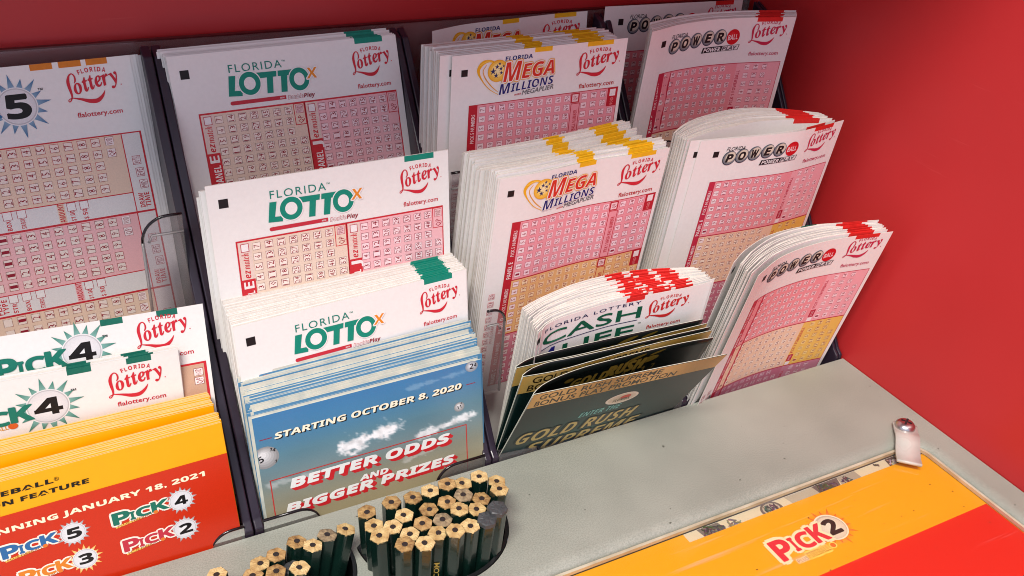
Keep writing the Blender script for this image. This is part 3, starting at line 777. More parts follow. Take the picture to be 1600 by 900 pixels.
# ------------------------------------------------------------------ stacks of slips
PM = [M_PAPER, M_EDGE]
def stack(S, n, back, th, marks, name, label, cat, group, mats, jx=.5, jz=.5, drot=(0, 0, 0), prof_b=None, ju=0.010, step_z=None, start=1):
    """the sheets behind a front sheet, each its own object"""
    for i in range(start, n + 1):
        t = i / n
        pr = None
        if S.prof or prof_b:
            f = S.prof or [(k / 36, 0.0) for k in range(37)]; b = prof_b or f
            pr = [(u, lerp(x, pw(b, u), t) + .25 * math.sin(6 * u + i * 1.7)) for u, x in f]
        dz = back[2] * t + random.uniform(-jz, jz) + (step_z(t) if step_z else 0)
        s = S.moved((back[0] * t + random.uniform(-jx, jx), back[1] * t, dz), tuple(a * t + random.uniform(-.0025, .0025) * (k == 2) for k, a in enumerate(drot)), pr)
        mk = []
        for a, b, q in marks:
            e = random.uniform(-ju, ju); mk.append((max(0.0, a + e), min(1.0, b + e), q))
        o = sheet_mesh(name, s, th, random.choice(mats) if isinstance(mats, tuple) else mats, mk)
        tag(o, label, cat, group)

def slip(S, label, marks, mats, printer, th=.16, group=None, name='play_slip'):
    o = sheet_mesh(name, S, th, mats, marks, fine=bool(S.prof)); tag(o, label, 'play slip', group); printer(S, o); return o
H = 186.0
LOTTO = [M_PAPER, M_EDGE, M_TEAL]; MEGA = [M_PAPER, M_EDGE, M_YEL]; POW = [M_PAPER, M_EDGE, M_RED]; PICK4 = [M_PAPER, M_EDGE, M_DGR]; PICK5 = [M_PAPER, M_EDGE, M_ORA]
MK_L = [(.803, .934, 2)]; MK_M = [(.45, .55, 2), (.757, .914, 2)]; MK_P = [(.757, .917, 2)]

L1 = Sheet((54.46, 346.99, -112.69), (.3398, .0135, -.0167), 87.86, H - 8)
slip(L1, 'white lotto slip with green heading, front of the short pile against the red back wall', MK_L, LOTTO, lotto_print)
stack(L1, 6, (-2.2, 5.2, 1.2), .3, MK_L, 'play_slip', 'lavender-edged white lotto slip tucked behind the rear lotto slip at the back wall', 'play slip', 'slips behind the rear lotto slip', LOTTO, 1.0, .5)
L2 = Sheet((53.63, 294.35, -139.76), (.1122, -.0017, -.0157), 87.86, H)
slip(L2, 'white lotto slip in the middle row, standing just behind the thick lotto stack', MK_L, LOTTO, lotto_print)
stack(L2, 5, (-2.6, 3.4, -4.6), .3, [], 'play_slip', 'white slip mostly hidden behind the middle-row lotto slip, left edge showing', 'play slip', 'slips hidden behind the middle lotto slip', PM, .8, .7)
L3 = Sheet((54.07, 272.7, -182.05), (.1116, .029, -.034), 87.86, H - 12)
slip(L3, 'white lotto slip at the front of the thick stack, right behind the blue brochures', MK_L, LOTTO, lotto_print)
stack(L3, 38, (.6, 17.6, 1.0), .43, MK_L, 'play_slip', 'lotto slip packed in the thick stack behind the blue brochures, only its top edge showing', 'play slip', 'slips in the thick lotto stack', LOTTO, .5, .28, (0, -.02, 0.016))

M1 = Sheet((149.48, 310.39, -108.96), (-.03, .0007, -.0147), 78.22, H - 8)
slip(M1, 'white slip with red and blue mega logo, foremost of the rear mega pile', MK_M, MEGA, mega_print)
def blank(S, o): square_mark(S, o, .068, .091, .034)
M1b = M1.moved((-4.4, 1.2, .2)); o_ = sheet_mesh('play_slip', M1b, .3, MEGA, MK_M); tag(o_, 'white slip with half a black square at its left edge, behind the rear mega slip', 'play slip'); blank(M1b, o_)
stack(M1b, 13, (-1.2, 13.5, 0.4), .45, MK_M, 'play_slip', 'white slip with yellow corner marks stacked behind the rear mega slip', 'play slip', 'slips in the rear mega pile', MEGA, .6, .7, ju=.02, step_z=lambda t: 1.2 if .3 < t < .5 else 0)
M0 = Sheet((158.6, 350.1, -111.4), (.05, .0579, -.0236), 78.22, H - 10, smoothprof([(0, 1.0), (.227, -3.0), (.479, -2.9), (.793, -2.5), (1, -.8)]))
slip(M0, 'lone mega slip against the red back wall, mostly hidden by the rear mega pile', [(.455, .56, 2), (.79, .93, 2)], MEGA, mega_print)

M2 = Sheet((152.66, 273.6, -142.58), (-.1161, .0317, -.003), 78.22, H, smoothprof([(0, .4), (.214, .7), (.432, -.5), (.566, -1), (.762, -.5), (1, -.8)]))
slip(M2, 'white mega slip in the middle row, front of the thick yellow-marked stack', MK_M, MEGA, mega_print)
stack(M2, 38, (-4.2, 22.5, 0.2), .52, MK_M, 'play_slip', 'white slip in the thick yellow-marked stack of the middle row', 'play slip', 'slips in the thick mega stack', MEGA, .9, .7, (.02, .085, 0), smoothprof([(0, 0), (.3, 1.0), (.6, 1.5), (1, 0)]), ju=.012, step_z=lambda t: 1.6 * math.sin(t * 9))

PP1 = smoothprof([(0, 4.6), (.065, 2.9), (.184, -.4), (.321, -2.7), (.454, -4.0), (.578, -4.1), (.701, -3.7), (1, -.6)])
P1 = Sheet((240.79 + 5, 316.69 + 1.5, -106.42 - .6), (-.0658, -.0266, .0034), 78.6, H - 8, PP1, .45)
P1 = Sheet((240.79, 316.69, -106.42), (-.0658, -.0266, .0034), 81.51, H - 8, PP1, .45)
slip(P1, 'white powerball slip at the front of the rear pile beside the right wall', MK_P, POW, power_print)
stack(P1, 14, (3.2, 6.5, 1.2), .3, MK_P, 'play_slip', 'lavender-shaded slip with a red corner mark in the rear powerball pile', 'play slip', 'slips in the rear powerball pile', POW, .7, .5, (0, -.03, 0), ju=.015)
P0 = Sheet((243.57, 352.08, -107.22), (.05, .0302, .0253), 81.5, H - 8)
slip(P0, 'lone powerball slip in shade flat against the red back wall, two lettered balls visible', [(.79, .93, 2)], POW, power_print)

PP2 = smoothprof([(0, 0), (.12, .9), (.273, 2.0), (.557, 3.5), (.687, 3.4), (1, 0)])
P2 = Sheet((244.29 + 1.6, 276.52, -141.27), (-.1067, .0069, .0077), 80.0, H, PP2, .5)
slip(P2, 'white powerball slip bulging forward in the middle row, front of the fanned red-marked stack', MK_P, POW, power_print)
P2b = P2.moved((-4.6, .8, .3)); o_ = sheet_mesh('play_slip', P2b, .25, POW, MK_P, fine=True); tag(o_, 'white slip showing its left margin with a black square, just behind the bulging powerball slip', 'play slip')
square_mark(P2b, o_, .055, .083, .034)
k_ = Ink()
for r in range(5): cell(k_, .035, .93 + .05 * r, 52 - r, .030, .036, (206, 130, 140), (240, 224, 222), lay=0)
k_.build('multi_draw_column', P2b, o_)
PB2 = smoothprof([(0, 1.0), (.12, -4.5), (.3, -9.0), (.55, -11.0), (.8, -6.5), (1, 1.5)])
PB2m = smoothprof([(0, 0.5), (.12, -1.5), (.3, -3.6), (.55, -5.0), (.8, -2.5), (1, 0.5)])
stack(P2b.moved((-1, 1.2, 0), prof=PB2m), 24, (-1.2, 8.2, .6), .36, MK_P, 'play_slip', 'curved white slip with a red corner mark fanned out behind the bulging powerball slip', 'play slip', 'slips in the fanned powerball stack', POW, .8, .5, (0, 0.0, 0), PB2, ju=.012)

PP3 = smoothprof([(0, 5.0), (.051, 3.3), (.134, .6), (.224, -1.6), (.351, -3.2), (.512, -4.0), (.66, -3.5), (.803, -2.3), (1, -.2)])
P3 = Sheet((247.94, 236.71, -179.21), (-.2048, .0182, -.0035), 81.51, H - 24, PP3, .25)
slip(P3, 'white powerball slip curling at its left edge, nearest the grey counter on the right', MK_P, POW, power_print)
PB3 = smoothprof([(0, 4.0), (.12, -1.0), (.33, -6.0), (.6, -6.5), (.85, -3), (1, -.5)])
stack(P3.moved((-2.4, .7, .8)), 18, (-2.0, 4.6, 1.8), .25, MK_P, 'play_slip', 'curled white slip with a red mark fanned behind the nearest powerball slip', 'play slip', 'slips in the front powerball bundle', POW, 1.2, .7, (0, .01, 0), PB3, ju=.02)
P3g = P3.moved((-6.0, 7.5, 2.2), prof=PB3); o_ = sheet_mesh('play_slip', P3g, .2, PICK4, [(.56, .66, 2), (.80, .90, 2)], fine=True); tag(o_, 'white slip with two dark green top marks, rearmost of the front right bundle', 'play slip'); square_mark(P3g, o_, .055, .085, .034)

PC = smoothprof([(0, .8), (.03, -.9), (.119, -3.2), (.276, -3.9), (.434, -3.8), (.547, -2.9), (.856, .2), (1, .9)])
CA = Sheet((157.7, 245.9, -193), (-.1325, .0323, -.0389), 82.13, H - 40, PC, .4)
MK_C = [(.52, .62, 2), (.645, .745, 2), (.77, .87, 2)]
slip(CA, 'white slip headed in wide green capitals, right behind the black and gold cards', MK_C[:1], POW, cash_print)
CAb = CA.moved((2.0, .8, .5)); o_ = sheet_mesh('play_slip', CAb, .25, POW, MK_C, fine=True); tag(o_, 'white slip jutting out to the right from behind the green-lettered slip', 'play slip'); k_ = Ink(); k_.text('y', .845, .112, .052, (206, 44, 44), 'sbi', w=.040, rot=math.radians(12)); k_.build('lottery_logo', CAb, o_)
PCB = smoothprof([(0, 3.0), (.12, -.5), (.35, -4.4), (.65, -4.5), (1, 1.0)])
stack(CA.moved((.6, .9, .5)), 26, (-.5, 13.5, 3.2), .40, MK_C, 'play_slip', 'white slip with three red top marks stacked behind the green-lettered slip', 'play slip', 'slips in the red-marked cash stack', POW, 1.0, .6, (0, -.035, .046), PCB, ju=.03)

# left column: pick 5, pick 4, yellow brochures
K1 = Sheet((-44.51, 354.0, -115.25), (.3514, .0072, -.0208), 87.86, H - 6)
slip(K1, 'white slip with the black digit 5 in a blue sunburst at the upper left', [(.628, .709, 2), (.731, .814, 2), (.832, .912, 2)], PICK5, lambda S, o: pick_print(S, o, '5', False))
stack(K1, 7, (6.0, 1.8, -1.2), .3, [(.64, .72, 2), (.83, .91, 2)], 'play_slip', 'white slip stepping out to the right from behind the blue sunburst slip', 'play slip', 'slips behind the blue sunburst slip', PICK5, .5, .5)
K2 = Sheet((-43.0, 288.4, -177.4), (.2333, -.0323, .0126), 90.5, H - 10)
slip(K2, 'greyish white slip with the digit 4 in a green sunburst, rear one of two', [(.640, .716, 2), (.833, .907, 2)], PICK4, lambda S, o: pick_print(S, o, '4', False))
K3 = Sheet((-53.9, 280.6, -189.0), (.05, -.0276, .0093), 90.6, H - 12)
slip(K3, 'brighter white slip with the digit 4 in a green sunburst, right behind the yellow brochures', [(.620, .70, 2), (.818, .904, 2)], PICK4, lambda S, o: pick_print(S, o, '4', True))
stack(K3, 5, (-.6, 2.4, .8), .3, [(.620, .70, 2), (.818, .904, 2)], 'play_slip', 'white slip pressed close behind the front green sunburst slip', 'play slip', 'slips behind the front green sunburst slip', PICK4, .5, .4)

def yellow_print(S, parent):
    BK = (26, 20, 16); CR = (250, 240, 205)
    k = Ink(); k.rect(0.0, .139, 1.0, .70, (206, 48, 18), 0); k.build('red_field', S, parent, M_INKG)
    k = Ink()
    k.text('FIREBALL', .392, .0600, .0190, BK, 'b', w=.262, anchor='r', off=.015, shear=.05); k.text('®', .396, .0560, .016, BK, 'r', res=2)
    k.text('ADD-ON FEATURE', .506, .1000, .0190, BK, 'b', w=.470, anchor='r', off=.015, shear=.05)
    k.text('BEGINNING JANUARY 18, 2021', .905, .2120, .0215, CR, 'b', w=.865, anchor='r', off=.03)
    k.build('lettering', S, parent, M_INKG)
    for d_, u, v, w, col in (('5', .171, .312, .186, (46, 104, 160)), ('4', .551, .309, .202, (24, 112, 92)), ('3', .205, .440, .176, (226, 130, 36)), ('2', .566, .441, .187, (196, 48, 66))):
        k = Ink(); bu, bv = {'5': (.412, .293), '4': (.801, .290), '3': (.428, .420), '2': (.795, .423)}[d_]
        sun_ball(k, bu, bv, .044, .062 if d_ != '3' else .066, (150, 150, 150) if d_ != '3' else (240, 180, 60), d_, .042, .048, 1, 18)
        pick_word(k, u, v, w, .040, col, (246, 236, 220))
        k.poly([(u + .005, v + .0215), (u + w * .72, v + .004), (u + w * .72, v - .006), (u + .005, v + .012)], (244, 196, 90), 2.6); k.text('PLUS FIREBALL', u + .012, v + .0185, .0085, (170, 90, 30), 'r', w=w * .66, rot=math.radians(6), layer=4, res=1, off=.01)
        k.ellipse(u + w * .76, v - .001, .009, .008, (230, 120, 40), 4.2, 14)
        k.build('game_logo', S, parent, M_INKG)
YC = [M_YCARD, M_KRAFT]
K4 = Sheet((-42.2, 259.4, -212.3), (.15, -.006, -.0346), 87.0, 110)
o_ = sheet_mesh('brochure', K4, .35, YC); tag(o_, 'yellow and red brochure dated January 18, 2021, front of the lower left pile', 'brochure'); yellow_print(K4, o_)
stack(K4, 9, (.0, 5.2, .6), .5, [], 'brochure', 'yellow brochure in the front bundle right behind the printed yellow and red one', 'brochure', 'yellow brochures in the front bundle', YC, .3, .25)
K4b = Sheet((-43.4, 267.3, -208.0), (.12, 0, 0), 87.6, 120)
o_ = sheet_mesh('brochure', K4b, .35, YC); tag(o_, 'plain yellow faced brochure at the front of the taller rear bundle', 'brochure')
stack(K4b, 11, (0, 7.4, .3), .6, [], 'brochure', 'yellow brochure in the taller rear bundle, pale top edge showing', 'brochure', 'yellow brochures in the taller rear bundle', YC, .3, .25)

# blue brochures
def blue_print(S, parent):
    k = Ink()
    stops = [(0, (60, 126, 176)), (.10, (72, 130, 170)), (.2, (98, 138, 154)), (.3, (120, 142, 146)), (.4, (142, 144, 128)), (.52, (164, 154, 122)), (.75, (186, 166, 122))]
    def sky(v):
        for (a, c), (b, d_) in zip(stops, stops[1:]):
            if v <= b: return tuple(lerp(x, y, (v - a) / (b - a)) for x, y in zip(c, d_))
        return stops[-1][1]
    nu, nv, vm = 120, 90, .60
    CL = ((.37, .252, .57, .222, .034, 1.0), (.69, .302, .94, .272, .020, .9), (.62, .412, .74, .392, .012, .35), (.66, .052, .92, .038, .010, .22), (.03, .332, .22, .345, .014, .35))
    def sk(u, v):
        c = sky(v); n = noise.noise(Vector((u * 5, v * 7, 2.3))) * 8
        c = [max(0, min(255, x + n * (1 if v > .2 else .4))) for x in c]
        d = 0.0
        for x0, y0, x1, y1, w, al in CL:
            dx, dy = x1 - x0, y1 - y0; t = max(0, min(1, ((u - x0) * dx + (v - y0) * dy) / (dx * dx + dy * dy)))
            e = math.hypot(u - x0 - t * dx, (v - y0 - t * dy) * 1.2) / (w * (.55 + .9 * abs(math.sin(t * 4.4 + .8))))
            f = noise.fractal(Vector((u * 30, v * 36, 1.7)), .55, 2.1, 6) * .75
            d = max(d, al * max(0, min(1, (1.15 - e + f) * 1.6)))
        sh = 250 + 60 * noise.noise(Vector((u * 34, v * 40, 8)))
        return tuple(lerp(x, min(255, sh), d) for x in c)
    gc = [[sk(i / nu, j / nv * vm) for j in range(nv + 1)] for i in range(nu + 1)]
    for i in range(nu):
        for j in range(nv):
            q = [(i, j), (i, j + 1), (i + 1, j + 1), (i + 1, j)]
            k.grad([(a / nu, b / nv * vm) for a, b in q], [gc[a][b] for a, b in q], 0)
    k.build('sky_picture', S, parent, M_INKG)
    RD = (206, 36, 44)
    for bi_, (u, v, r, L) in enumerate( ((.030, .196, .056, (('5', -.014, .004, .030, 80), ('14', .030, -.030, .016, 40), ('7', .040, .030, .014, 60))), (.889, .211, .025, (('11', 0, .002, .016, 70), ('8', .008, -.016, .008, 30))))):
        k = Ink()
        k.ball(u, v, r, (150, 150, 150), (246, 246, 246), 1, -.2, -.3, .95)
        for t, du, dv, h, a in L: k.text(t, u + du, v + dv + h * .4, h, (30, 30, 34), 'b', rot=math.radians(a - 60), anchor='c', layer=3, res=2)
        k.V = [(max(x, .002), y, l) for x, y, l in k.V]          # trimmed at the brochure's edge
        k.build('lottery_ball', S, parent, M_INKG)
    k = Ink(); k.ball(.955, .022, .030, (140, 150, 160), (236, 240, 244), 1, -.2, -.2, .9)
    k.text('2', .945, .034, .026, (30, 30, 40), 'bi', layer=3); k.text('4', .966, .026, .016, (30, 30, 40), 'bi', layer=3)
    k.build('lottery_ball', S, parent, M_INKG)
    k = Ink()
    k.frame(.033, .311, .921, .62, .005, (196, 60, 54), 1)
    k.rect(.016, .1065, .066, .1105, (150, 50, 70), 1); k.rect(.926, .1065, .970, .1105, (150, 50, 70), 1)
    for du, dv, c, l, off in ((.005, .005, (24, 28, 34), 1, .025), (0, 0, (250, 244, 216), 2, .022)):
        k.text('STARTING OCTOBER 8, 2020', .077 + du, .119 + dv, .0275, c, 'b', w=.826, shear=.14, layer=l, off=off)
    for t, u, v, h, w in (('BETTER ODDS', .114, .376, .0435, .722), ('AND', .411, .444, .026, .129), ('BIGGER PRIZES', .084, .494, .0405, .770)):
        for i in range(9): k.text(t, u + .0022 * i, v + .0022 * i, h, RD, 'b', w=w, shear=.16, layer=1.2 + .1 * (9 - i), off=.03)
        k.text(t, u, v, h, (240, 242, 238), 'b', w=w, shear=.16, layer=2.6, off=.045)
    k.build('lettering', S, parent, M_INKG)
BC = [M_BLUE, M_BEDGE]; BC2 = [M_BEDGE, M_BEDGE]
B = Sheet((55.4, 261.5, -213.2), (.12, -.02, -.033), 87.0, 70)
o_ = sheet_mesh('brochure', B, .3, BC); tag(o_, 'blue brochure reading BETTER ODDS AND BIGGER PRIZES, front of its pile', 'brochure'); blue_print(B, o_)
stack(B, 42, (-.6, 9.6, 11.4), .19, [], 'brochure', 'blue brochure fanned in the pile behind the BETTER ODDS one', 'brochure', 'blue brochures fanned behind the front one', (BC, BC2), 1.2, .6, (0, .02, -.004))

# ------------------------------------------------------------------ black and gold folded cards
def poly3(pts, z):
    return [Vector((x, y, z + Z0)) for x, y in pts]
class Ruled:
    """surface between a top curve and a bottom curve"""
    def __init__(s, top, bot, n=30):
        s.T = [s.res(top, i / n) for i in range(n + 1)]; s.B = [s.res(bot, i / n) for i in range(n + 1)]; s.n = n
    @staticmethod
    def res(P, t):
        d = [0.0]
        for a, b in zip(P, P[1:]): d.append(d[-1] + (b - a).length)
        x = t * d[-1]
        for i in range(len(P) - 1):
            if x <= d[i + 1] + 1e-9:
                f = (x - d[i]) / (d[i + 1] - d[i]); p0 = P[max(i - 1, 0)]; p1 = P[i]; p2 = P[i + 1]; p3 = P[min(i + 2, len(P) - 1)]
                return 0.5 * ((2 * p1) + (p2 - p0) * f + (2 * p0 - 5 * p1 + 4 * p2 - p3) * f * f + (3 * p1 - p0 - 3 * p2 + p3) * f ** 3)
        return P[-1]
    def pt(s, u, v):
        x = max(0.0, min(.9999, u)) * s.n; i = int(x); f = x - i
        t = s.T[i].lerp(s.T[i + 1], f); b = s.B[i].lerp(s.B[i + 1], f)
        return t + (b - t) * v
    def at(s, u, v, off=0.0):
        e = .01; nn = (s.pt(min(u + e, .999), v) - s.pt(max(u - e, 0), v)).cross(s.pt(u, v + e) - s.pt(u, v - e)).normalized()
        if nn.y > 0: nn = -nn
        return s.pt(u, v) + nn * off
def leaf(name, R, th, mats, parent, vmax=1.6):
    V = []; F = []; n = R.n; rows = tuple(i / 14 for i in range(15)) + (1.25, vmax)
    for off in (0, -th):
        for v in rows:
            for i in range(n + 1): V.append(R.at(i / n, v, off))
    m = n + 1; N = m * len(rows); I = []
    for j in range(len(rows) - 1):
        for i in range(n):
            a = j * m + i; F.append((a, a + m, a + m + 1, a + 1)); I.append(0); F.append((N + a, N + a + 1, N + a + m + 1, N + a + m)); I.append(0)
        F.append((j * m, N + j * m, N + j * m + m, j * m + m)); I.append(1); a = j * m + n; F.append((a, a + m, N + a + m, N + a)); I.append(1)
    for i in range(n): F.append((i, i + 1, N + i + 1, N + i)); I.append(1)
    return pydata(name, V, F, mats, parent, I, True)
M_CARDEDGE = mat('pale_card_edge', (206, 206, 190), 0.7, 0.2)
M_GREENCARD = mat('dark_teal_card', (16, 40, 38), 0.25, 0.5, 0.3, 60)
def lerp3(a, b, t): return tuple(lerp(x, y, t) for x, y in zip(a, b))
def gold_front(R, o, full):
    GO = (214, 178, 96); BK = (44, 34, 16)
    k = Ink()
    for i in range(30): k.grad([(i / 30, 0.004), (i / 30, .205), ((i + 1) / 30, .205), ((i + 1) / 30, 0.004)], [lerp3((166, 132, 54), (216, 182, 106), .5 + .5 * math.sin(i * .42))] * 2 + [lerp3((166, 132, 54), (216, 182, 106), .5 + .5 * math.sin(i * .42 + .42))] * 2, 0)
    k.build('gold_band', R, o, M_INKG)
    k = Ink()
    k.text('GOLD RUSH SUPREME', .060, .098, .068, BK, 'r', w=.600, off=.012); k.text('BONUS PLAY PROMOTION', .050, .188, .068, BK, 'r', w=.700, off=.012)
    k.build('band_lettering', R, o, M_INKG)
    if not full: return
    k = Ink()
    def gl(u, v):
        d = math.hypot((u - .42) * 1.0, (v - 1.05) * .62); t = max(0, 1 - d / .62)
        r = .5 + .5 * math.sin(math.atan2(v - 1.05, (u - .42) * 1.6) * 26)
        t = t * (.75 + .25 * r); return tuple(lerp(a, b, t) for a, b in zip((16, 24, 22), (6, 92, 88)))
    for i in range(40):
        for j in range(20):
            q = [(i / 40, .207 + j * .06), (i / 40, .207 + (j + 1) * .06), ((i + 1) / 40, .207 + (j + 1) * .06), ((i + 1) / 40, .207 + j * .06)]
            k.grad(q, [gl(*p) for p in q], 0)
    k.ellipse(.535, .40, .088, .085, (226, 220, 200), 1, 30); k.ellipse(.535, .40, .075, .070, (170, 160, 130), 1.4, 30, rim=(214, 206, 180)); k.ellipse(.55, .385, .030, .030, (190, 60, 40), 1.8, 18); k.text('FLORIDA', .535, .44, .04, (60, 60, 50), 'b', w=.09, anchor='c', layer=2.2, res=1)
    k.text('ENTER THE', .34, .575, .075, (120, 190, 180), 'bi', w=.22, layer=2)
    for off, c, l in ((.06, (12, 24, 22), 2), (.0, (200, 176, 100), 3)):
        k.text('GOLD RUSH', .07, .80, .165, c, 'bi', w=.62, layer=l, off=off); k.text('SUPREME', .155, 1.02, .165, c, 'bi', w=.60, layer=l, off=off)
    k.build('card_lettering', R, o, M_INKG)
def gold_inside(R, o):
    k = Ink(); G = (150, 124, 50)
    k.text('GOLD', .270, .235, .10, G, 'bi', w=.20, off=.02); k.text('RUSH', .455, .215, .125, G, 'bi', w=.205, off=.03)
    for u, v, a, b in ((.25, .12, .025, .025), (.60, .06, .055, .016), (.68, .12, .05, .035), (.71, .05, .045, .012), (.19, .24, .035, .02)): k.ellipse(u, v, a, b, (128, 106, 40), 0, 14, rot=-.5)
    for i, t in enumerate('2 7 4 9 2 7 8 0 1 7'.split()): k.text(t, .24 + .052 * i, .345 - .008 * i, .075, (120, 100, 46), 'bi', w=.020, res=1)
    for u in (.40, .47, .60, .70): k.rect(u, .25, u + .004, .37, (90, 76, 40))
    k.build('inside_lettering', R, o, M_INKG)
def fold_card(label, zf, zb, front, back, bl, full):
    o = empty('folded_card', (bl[0] + 40, bl[1], 0)); tag(o, label, 'promotional card')
    iv = Matrix.Translation(-o.location)
    zq = -258.0
    bf = poly3([(bl[0], bl[1]), (bl[0] + 28, bl[1] - 1.0), (bl[0] + 58, bl[1] - 1.6), (bl[2], bl[1] - 1.6)], zq)
    bb = poly3([(bl[0], bl[1] + .2), (bl[0] + 28, bl[1] + 1.2), (bl[0] + 58, bl[1] + 1.6), (bl[2], bl[1] + 1.2)], zq)
    Rb = Ruled(poly3(back, zb), bb); ob = leaf('back_leaf', Rb, .25, [M_BLACKG, M_CARDEDGE], o); ob.matrix_parent_inverse = iv; gold_inside(Rb, ob)
    Rf = Ruled(poly3(front, zf), bf); of = leaf('front_leaf', Rf, .25, [M_GREENCARD, M_CARDEDGE], o); of.matrix_parent_inverse = iv; gold_front(Rf, of, full)
fold_card('black and gold folded card spread open at the front, its full title showing', -209.5, -208.5, [(150.0, 231.7), (171.8, 230.0), (201.3, 227.9), (221.8, 226.0), (234.1, 225.0)],
          [(149.8, 231.4), (154.5, 234.2), (163.3, 236.6), (175.7, 238.0), (191.4, 238.0), (207.4, 237.8), (223.2, 236.9), (235.2, 235.4)], (150, 253.6, 236), True)
fold_card('black and gold folded card sandwiched between two others, its band cut off at GO', -207.0, -206.0, [(149.7, 239.9), (159.9, 238.6), (169.2, 238.3), (182.1, 238.7), (206.9, 239.2), (236.2, 238.2)],
          [(149.5, 239.7), (154.6, 242.0), (162.2, 243.0), (171.4, 242.3), (187.6, 241.4), (215.2, 240.4), (236.1, 239.4)], (150.4, 256.2, 237), False)
fold_card('black and gold folded card rearmost of the three, touching the green-lettered slip', -206.0, -205.0, [(149.3, 244.4), (162.2, 243.8), (175.0, 242.9), (188.0, 242.6), (209.7, 242.5), (236.6, 242.0)],
          [(149.0, 244.2), (157.3, 246.9), (172.5, 247.2), (195.3, 246.4), (219.1, 245.0), (235.9, 244.0)], (150.8, 258.6, 237.5), False)

# ------------------------------------------------------------------ pencils in their wells
M_PENCIL = mat('dark_green_lacquer', (12, 34, 28), 0.22, 0.55, 0.15, 200, coat=.4)
M_WOOD = mat('cut_cedar', (222, 194, 140), 0.75, 0.2, 0.3, 350, 0.3, 900, col2=(190, 152, 98))
M_WOODG = mat('grubby_cut_cedar', (172, 150, 116), 0.75, 0.2, 0.3, 500, 0.3, 900, col2=(112, 98, 80))
M_LEAD = mat('graphite', (46, 38, 36), 0.5, 0.4)
M_DARKEND = mat('dark_dipped_end', (74, 76, 78), 0.45, 0.4, 0.3, 600)
M_WELL = mat('black_well_plastic', (26, 27, 28), 0.4, 0.4, 0.2, 200)
def well(cx, cy, r, label):
    bm = bmesh.new()
    a = [bm.verts.new((x / 1000, y / 1000, .0006)) for x, y in dshape(cx, cy, r, g=-.3)]
    b = [bm.verts.new((x / 1000, y / 1000, .0006)) for x, y in dshape(cx, cy, r, g=-1.5)]
    c = [bm.verts.new((x / 1000, y / 1000, -.052)) for x, y in dshape(cx, cy, r, g=-2.2)]
    d_ = [bm.verts.new((x / 1000, y / 1000, -.054)) for x, y in dshape(cx, cy, r, g=-.3)]
    n = len(a)
    for A, B_ in ((a, b), (b, c), (d_, a)):
        for i in range(n): bm.faces.new((A[i], A[(i + 1) % n], B_[(i + 1) % n], B_[i]))
    bm.faces.new(c); bm.faces.new(d_)
    bmesh.ops.recalc_face_normals(bm, faces=bm.faces)
    return tag(from_bm('pencil_well', bm, M_WELL), label, 'pencil holder')
well(*WELLS[0], 'black half-round pencil holder packed full, sunk in the counter nearer the black and gold cards')
well(*WELLS[1], 'black half-round pencil holder with fewer leaning pencils, sunk in the counter nearer the yellow brochures')
PR = 3.55; PL = 86.0
def pencil_meshes():
    V = []; F = []
    for z in (0, -PL):
        for i in range(6): a = math.pi / 3 * i; V.append((PR * math.cos(a), PR * math.sin(a), z))
    for i in range(6): j = (i + 1) % 6; F.append((i, i + 6, j + 6, j))
    F.append(tuple(range(11, 5, -1)))
    bm = bmesh.new(); vs = [bm.verts.new(Vector(v) / 1000) for v in V]
    for f in F: bm.faces.new([vs[i] for i in f])
    bmesh.ops.bevel(bm, geom=[e for e in bm.edges if abs(e.verts[0].co.z - e.verts[1].co.z) > .01], offset=.0006, segments=2, affect='EDGES', profile=.5)
    body = bpy.data.meshes.new('pencil_body'); bm.to_mesh(body); bm.free(); body.materials.append(M_PENCIL)
    def disc(name, prof, n, m, hexa, seed=0):
        rnd = random.Random(seed)
        bm = bmesh.new(); rings = []
        for r, z in prof:
            ring = []
            for i in range(n):
                a = 2 * math.pi * i / n
                rr = r
                if hexa: am = (a % (math.pi / 3)) - math.pi / 6; rr = r * (.15 + .85 * math.cos(math.pi / 6) / math.cos(am)) if r > 1.5 else r
                ring.append(bm.verts.new(Vector((rr * math.cos(a), rr * math.sin(a), z + (rnd.uniform(-.14, .14) if hexa else 0))) / 1000))
            rings.append(ring)
        for A, B_ in zip(rings, rings[1:]):
            for i in range(n): bm.faces.new((A[i], A[(i + 1) % n], B_[(i + 1) % n], B_[i]))
        bm.faces.new(rings[-1])
        me = bpy.data.meshes.new(name); bm.to_mesh(me); bm.free(); me.materials.append(m); return me
    ends = []
    WC = (((214, 188, 132), (164, 126, 78)), ((200, 166, 112), (142, 104, 64)), ((222, 198, 146), (186, 150, 96)), ((188, 154, 100), (122, 88, 56)))
    for q in range(4):
        wm = mat('cut_cedar', WC[q][0], 0.75, 0.2, 0.3, 260 + 60 * q, 0.3, 900, col2=WC[q][1])
        ends.append(disc('wood_end', [(PR * .985, -.25), (PR * .95, .12), (PR * .7, .22), (1.05, .25), (.95, .12)], 36, wm, True, q))
    grub = disc('wood_end', [(PR * 1.0, -.25), (PR * .97, .05), (PR * .7, .18), (1.05, .2), (.95, .1)], 24, M_WOODG, True, 9)
    lead = disc('lead', [(1.0, .1), (1.0, .30), (.8, .36)], 16, M_LEAD, False)
    dip = disc('dipped_end', [(PR * 1.02, -1.2), (PR * 1.02, .3), (PR * .9, .55), (PR * .4, .62)], 24, M_DARKEND, True, 3)
    return body, ends, grub, lead, dip
P_BODY, P_ENDS, P_GRUB, P_LEAD, P_DIP = pencil_meshes()
